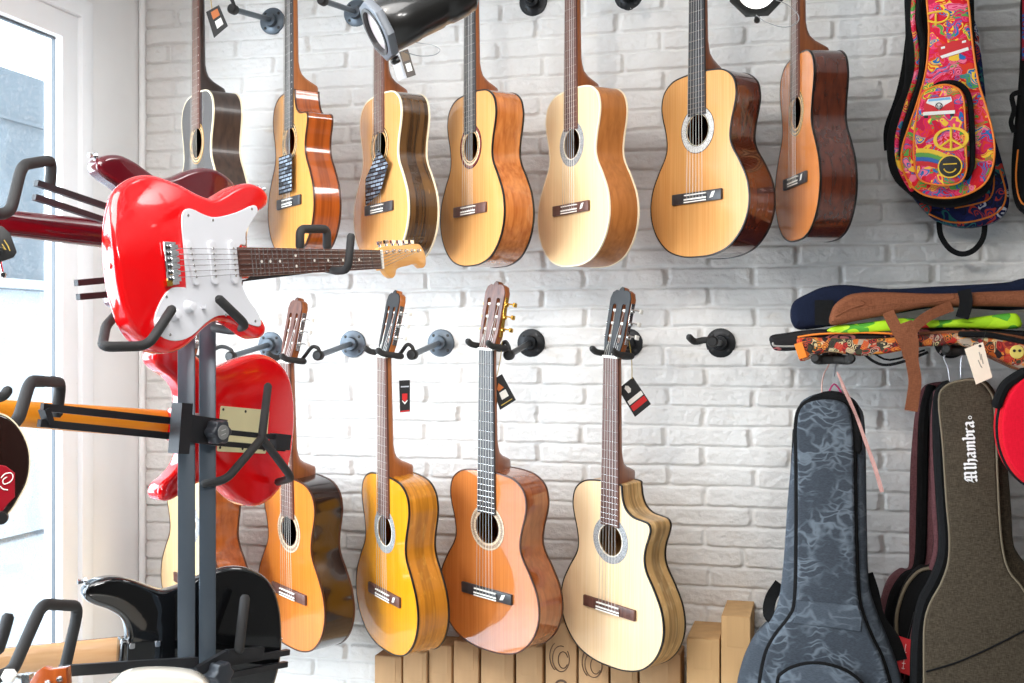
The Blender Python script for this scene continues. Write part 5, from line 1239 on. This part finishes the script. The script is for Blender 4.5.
# ------------------------------------------------------------------ ceiling spotlights
SPB = plain('spot_black_enamel', rgb(30, 29, 28), .3, .2, .5); SPG = plain('spot_grey_bezel', rgb(108, 112, 118), .4, .3)
LENS = plain('frosted_lens', rgb(196, 182, 182), .3, 0, .3)
def lampmat():
    t = NT('lit_lens'); t.b.inputs['Base Color'].default_value = (1, 1, 1, 1); t.b.inputs['Emission Color'].default_value = (1, .97, .92, 1); t.b.inputs['Emission Strength'].default_value = 2.5
    t.b.inputs['Roughness'].default_value = .3; return t.m
LIT = lampmat()
def spot(label, c, axis, R, length, lens, bez, power, target, colr, size=60):
    axis = axis.normalized(); q = axis.to_track_quat('Y', 'Z'); M = Matrix.Translation(c) @ q.to_matrix().to_4x4()
    g = thing('track_spotlight', M, label, 'spotlight', 'track spotlights on the ceiling')
    T = Matrix.Identity(4)
    bm = bmesh.new(); lathe(bm, [(R * .86, .0), (R * .93, -.006), (R * .93, -.05), (R * .90, -.055), (R * .90, -.10), (R * .86, -.104), (R * .86, -.115), (R * .90, -.12), (R * .90, -.15), (R * .84, -.156), (R * .84, -length), (R * .6, -length - .012), (R * .3, -length - .014)], T, 40); link('housing', bm, SPB, g)
    n = 8; octa = [Vector((R * 1.12 * math.cos(2 * PI * (k + .5) / n), R * 1.12 * math.sin(2 * PI * (k + .5) / n))) for k in range(n)]
    bm = bmesh.new(); slab(bm, octa, -.004, .012, .003, 2, holes=[circle(0, 0, R * .84, 32)])
    bm.transform(Matrix.Translation((0, .004, 0))); link('bezel', bm, bez, g)
    bm = bmesh.new(); ring_band(bm, circle(0, 0, R * .86, 36), circle(0, 0, R * .74, 36), .006, .018); link('inner_ring', bm, SPB, g)
    bm = bmesh.new(); lathe(bm, [(R * .76, .004), (R * .76, .009), (R * .5, .012), (R * .2, .0135)], T, 36); link('lens', bm, lens, g)
    bm = bmesh.new(); lathe(bm, [(.006, -.004), (.006, .006), (.004, .009)], Matrix.Translation((0, .006, -R * 1.18)), 12); tube(bm, [(0, .004, -R * 1.05), (0, .004, -R * 1.28)], .005, 8); link('thumb_screw', bm, SPB, g)
    for s in (-1, 1):
        bm = bmesh.new(); bar(bm, (s * R * .98, -.12, 0), (s * R * .98, -.12, R * 1.9), .010, .003, Vector((1, 0, 0))); link('yoke_arm', bm, SPB, g)
    bm = bmesh.new(); bar(bm, (-R, -.12, R * 1.9), (R, -.12, R * 1.9), .012, .004); link('yoke_bridge', bm, SPB, g)
    top = M @ Vector((0, -.12, R * 1.9)); Mi = M.inverted()
    bm = bmesh.new(); tube(bm, [Mi @ top, Mi @ Vector((top.x, top.y, 2.985))], .009, 12); link('stem', bm, SPB, g)
    bm = bmesh.new(); z = Mi @ Vector((top.x, top.y, 2.99)); box(bm, (0, 0, 0), (.10, .05, .035)); bevel_all(bm, .004, 2); bm.transform(Matrix.Translation(z) @ Mi.to_3x3().to_4x4()); link('track_adapter', bm, SPB, g)
    return g, M
c1 = P(383, 28, 2.05)
ax1 = -RGT * .81 - UP * .47 - FWD * .26
g1, M1 = spot('large black spotlight with pale lens hanging into view at picture top', c1, ax1, .049, .165, LENS, SPG, 0, None, None)
Mi = M1.inverted()
bm = bmesh.new(); wp = [Mi @ P(x, y, 2.06) for x, y in ((398, 36), (414, 42), (432, 45), (440, 50), (434, 55), (420, 56), (408, 53), (404, 52))]; tube(bm, wp, .0008, 6, 4); link('safety_wire', bm, plain('grey_wire', rgb(150, 150, 150), .4, .5), g1)
c2 = P(757, -12, 2.3)
g2, M2 = spot('lit spotlight with octagonal black bezel peeking in at top right', c2, (CAM + Vector((0, 0, -.25)) - c2), .050, .15, LIT, SPB, 0, None, None)
Mi = M2.inverted()
bm = bmesh.new(); wp = [Mi @ P(x, y, 2.28) for x, y in ((756, 15), (766, 22), (782, 27), (794, 25), (799, 19), (796, 12), (786, 4), (776, 0))]; tube(bm, wp, .0009, 6, 4); link('safety_wire', bm, MATS['grey_wire'], g2)
def beam(name, loc, tgt, power, size, blend, col, r=.04):
    l = bpy.data.lights.new(name, 'SPOT'); l.energy = power; l.spot_size = math.radians(size); l.spot_blend = blend; l.color = col; l.shadow_soft_size = r
    o = bpy.data.objects.new(name, l); COL.objects.link(o); o.location = loc; o.rotation_euler = (Vector(tgt) - Vector(loc)).to_track_quat('-Z', 'Y').to_euler()
beam('track_and_fill_beam', (-.9, -2.2, 2.85), (-.3, 0, 1.95), 26, 56, .8, (1, .93, .84))
beam('track_and_fill_beam', (-1.5, -2.4, 2.85), (-.9, 0, 1.9), 12, 62, .8, (1, .95, .9))
beam('track_and_fill_beam', (.1, -3.0, 2.85), (.1, 0, 1.3), 12, 55, .8, (1, .95, .88))
beam('track_and_fill_beam', (.7, -3.7, 2.85), (-1.0, -1.0, 1.55), 50, 50, .6, (1, .97, .94), .18)  # fill added from camera right to brighten the stand, no lamp body
beam('track_and_fill_beam', (1.5, -3.9, 2.88), (-2.0, -.5, 1.55), 80, 40, .9, (1, .99, .98), .25)  # unseen fill added to lift the left wall and nearby brick
beam('track_and_fill_beam', (-.25, -.95, 2.93), (-2.1, -.35, 1.35), 50, 80, .9, (1, .99, .98), .3)  # close fill with no fixture, added to whiten the left wall strip
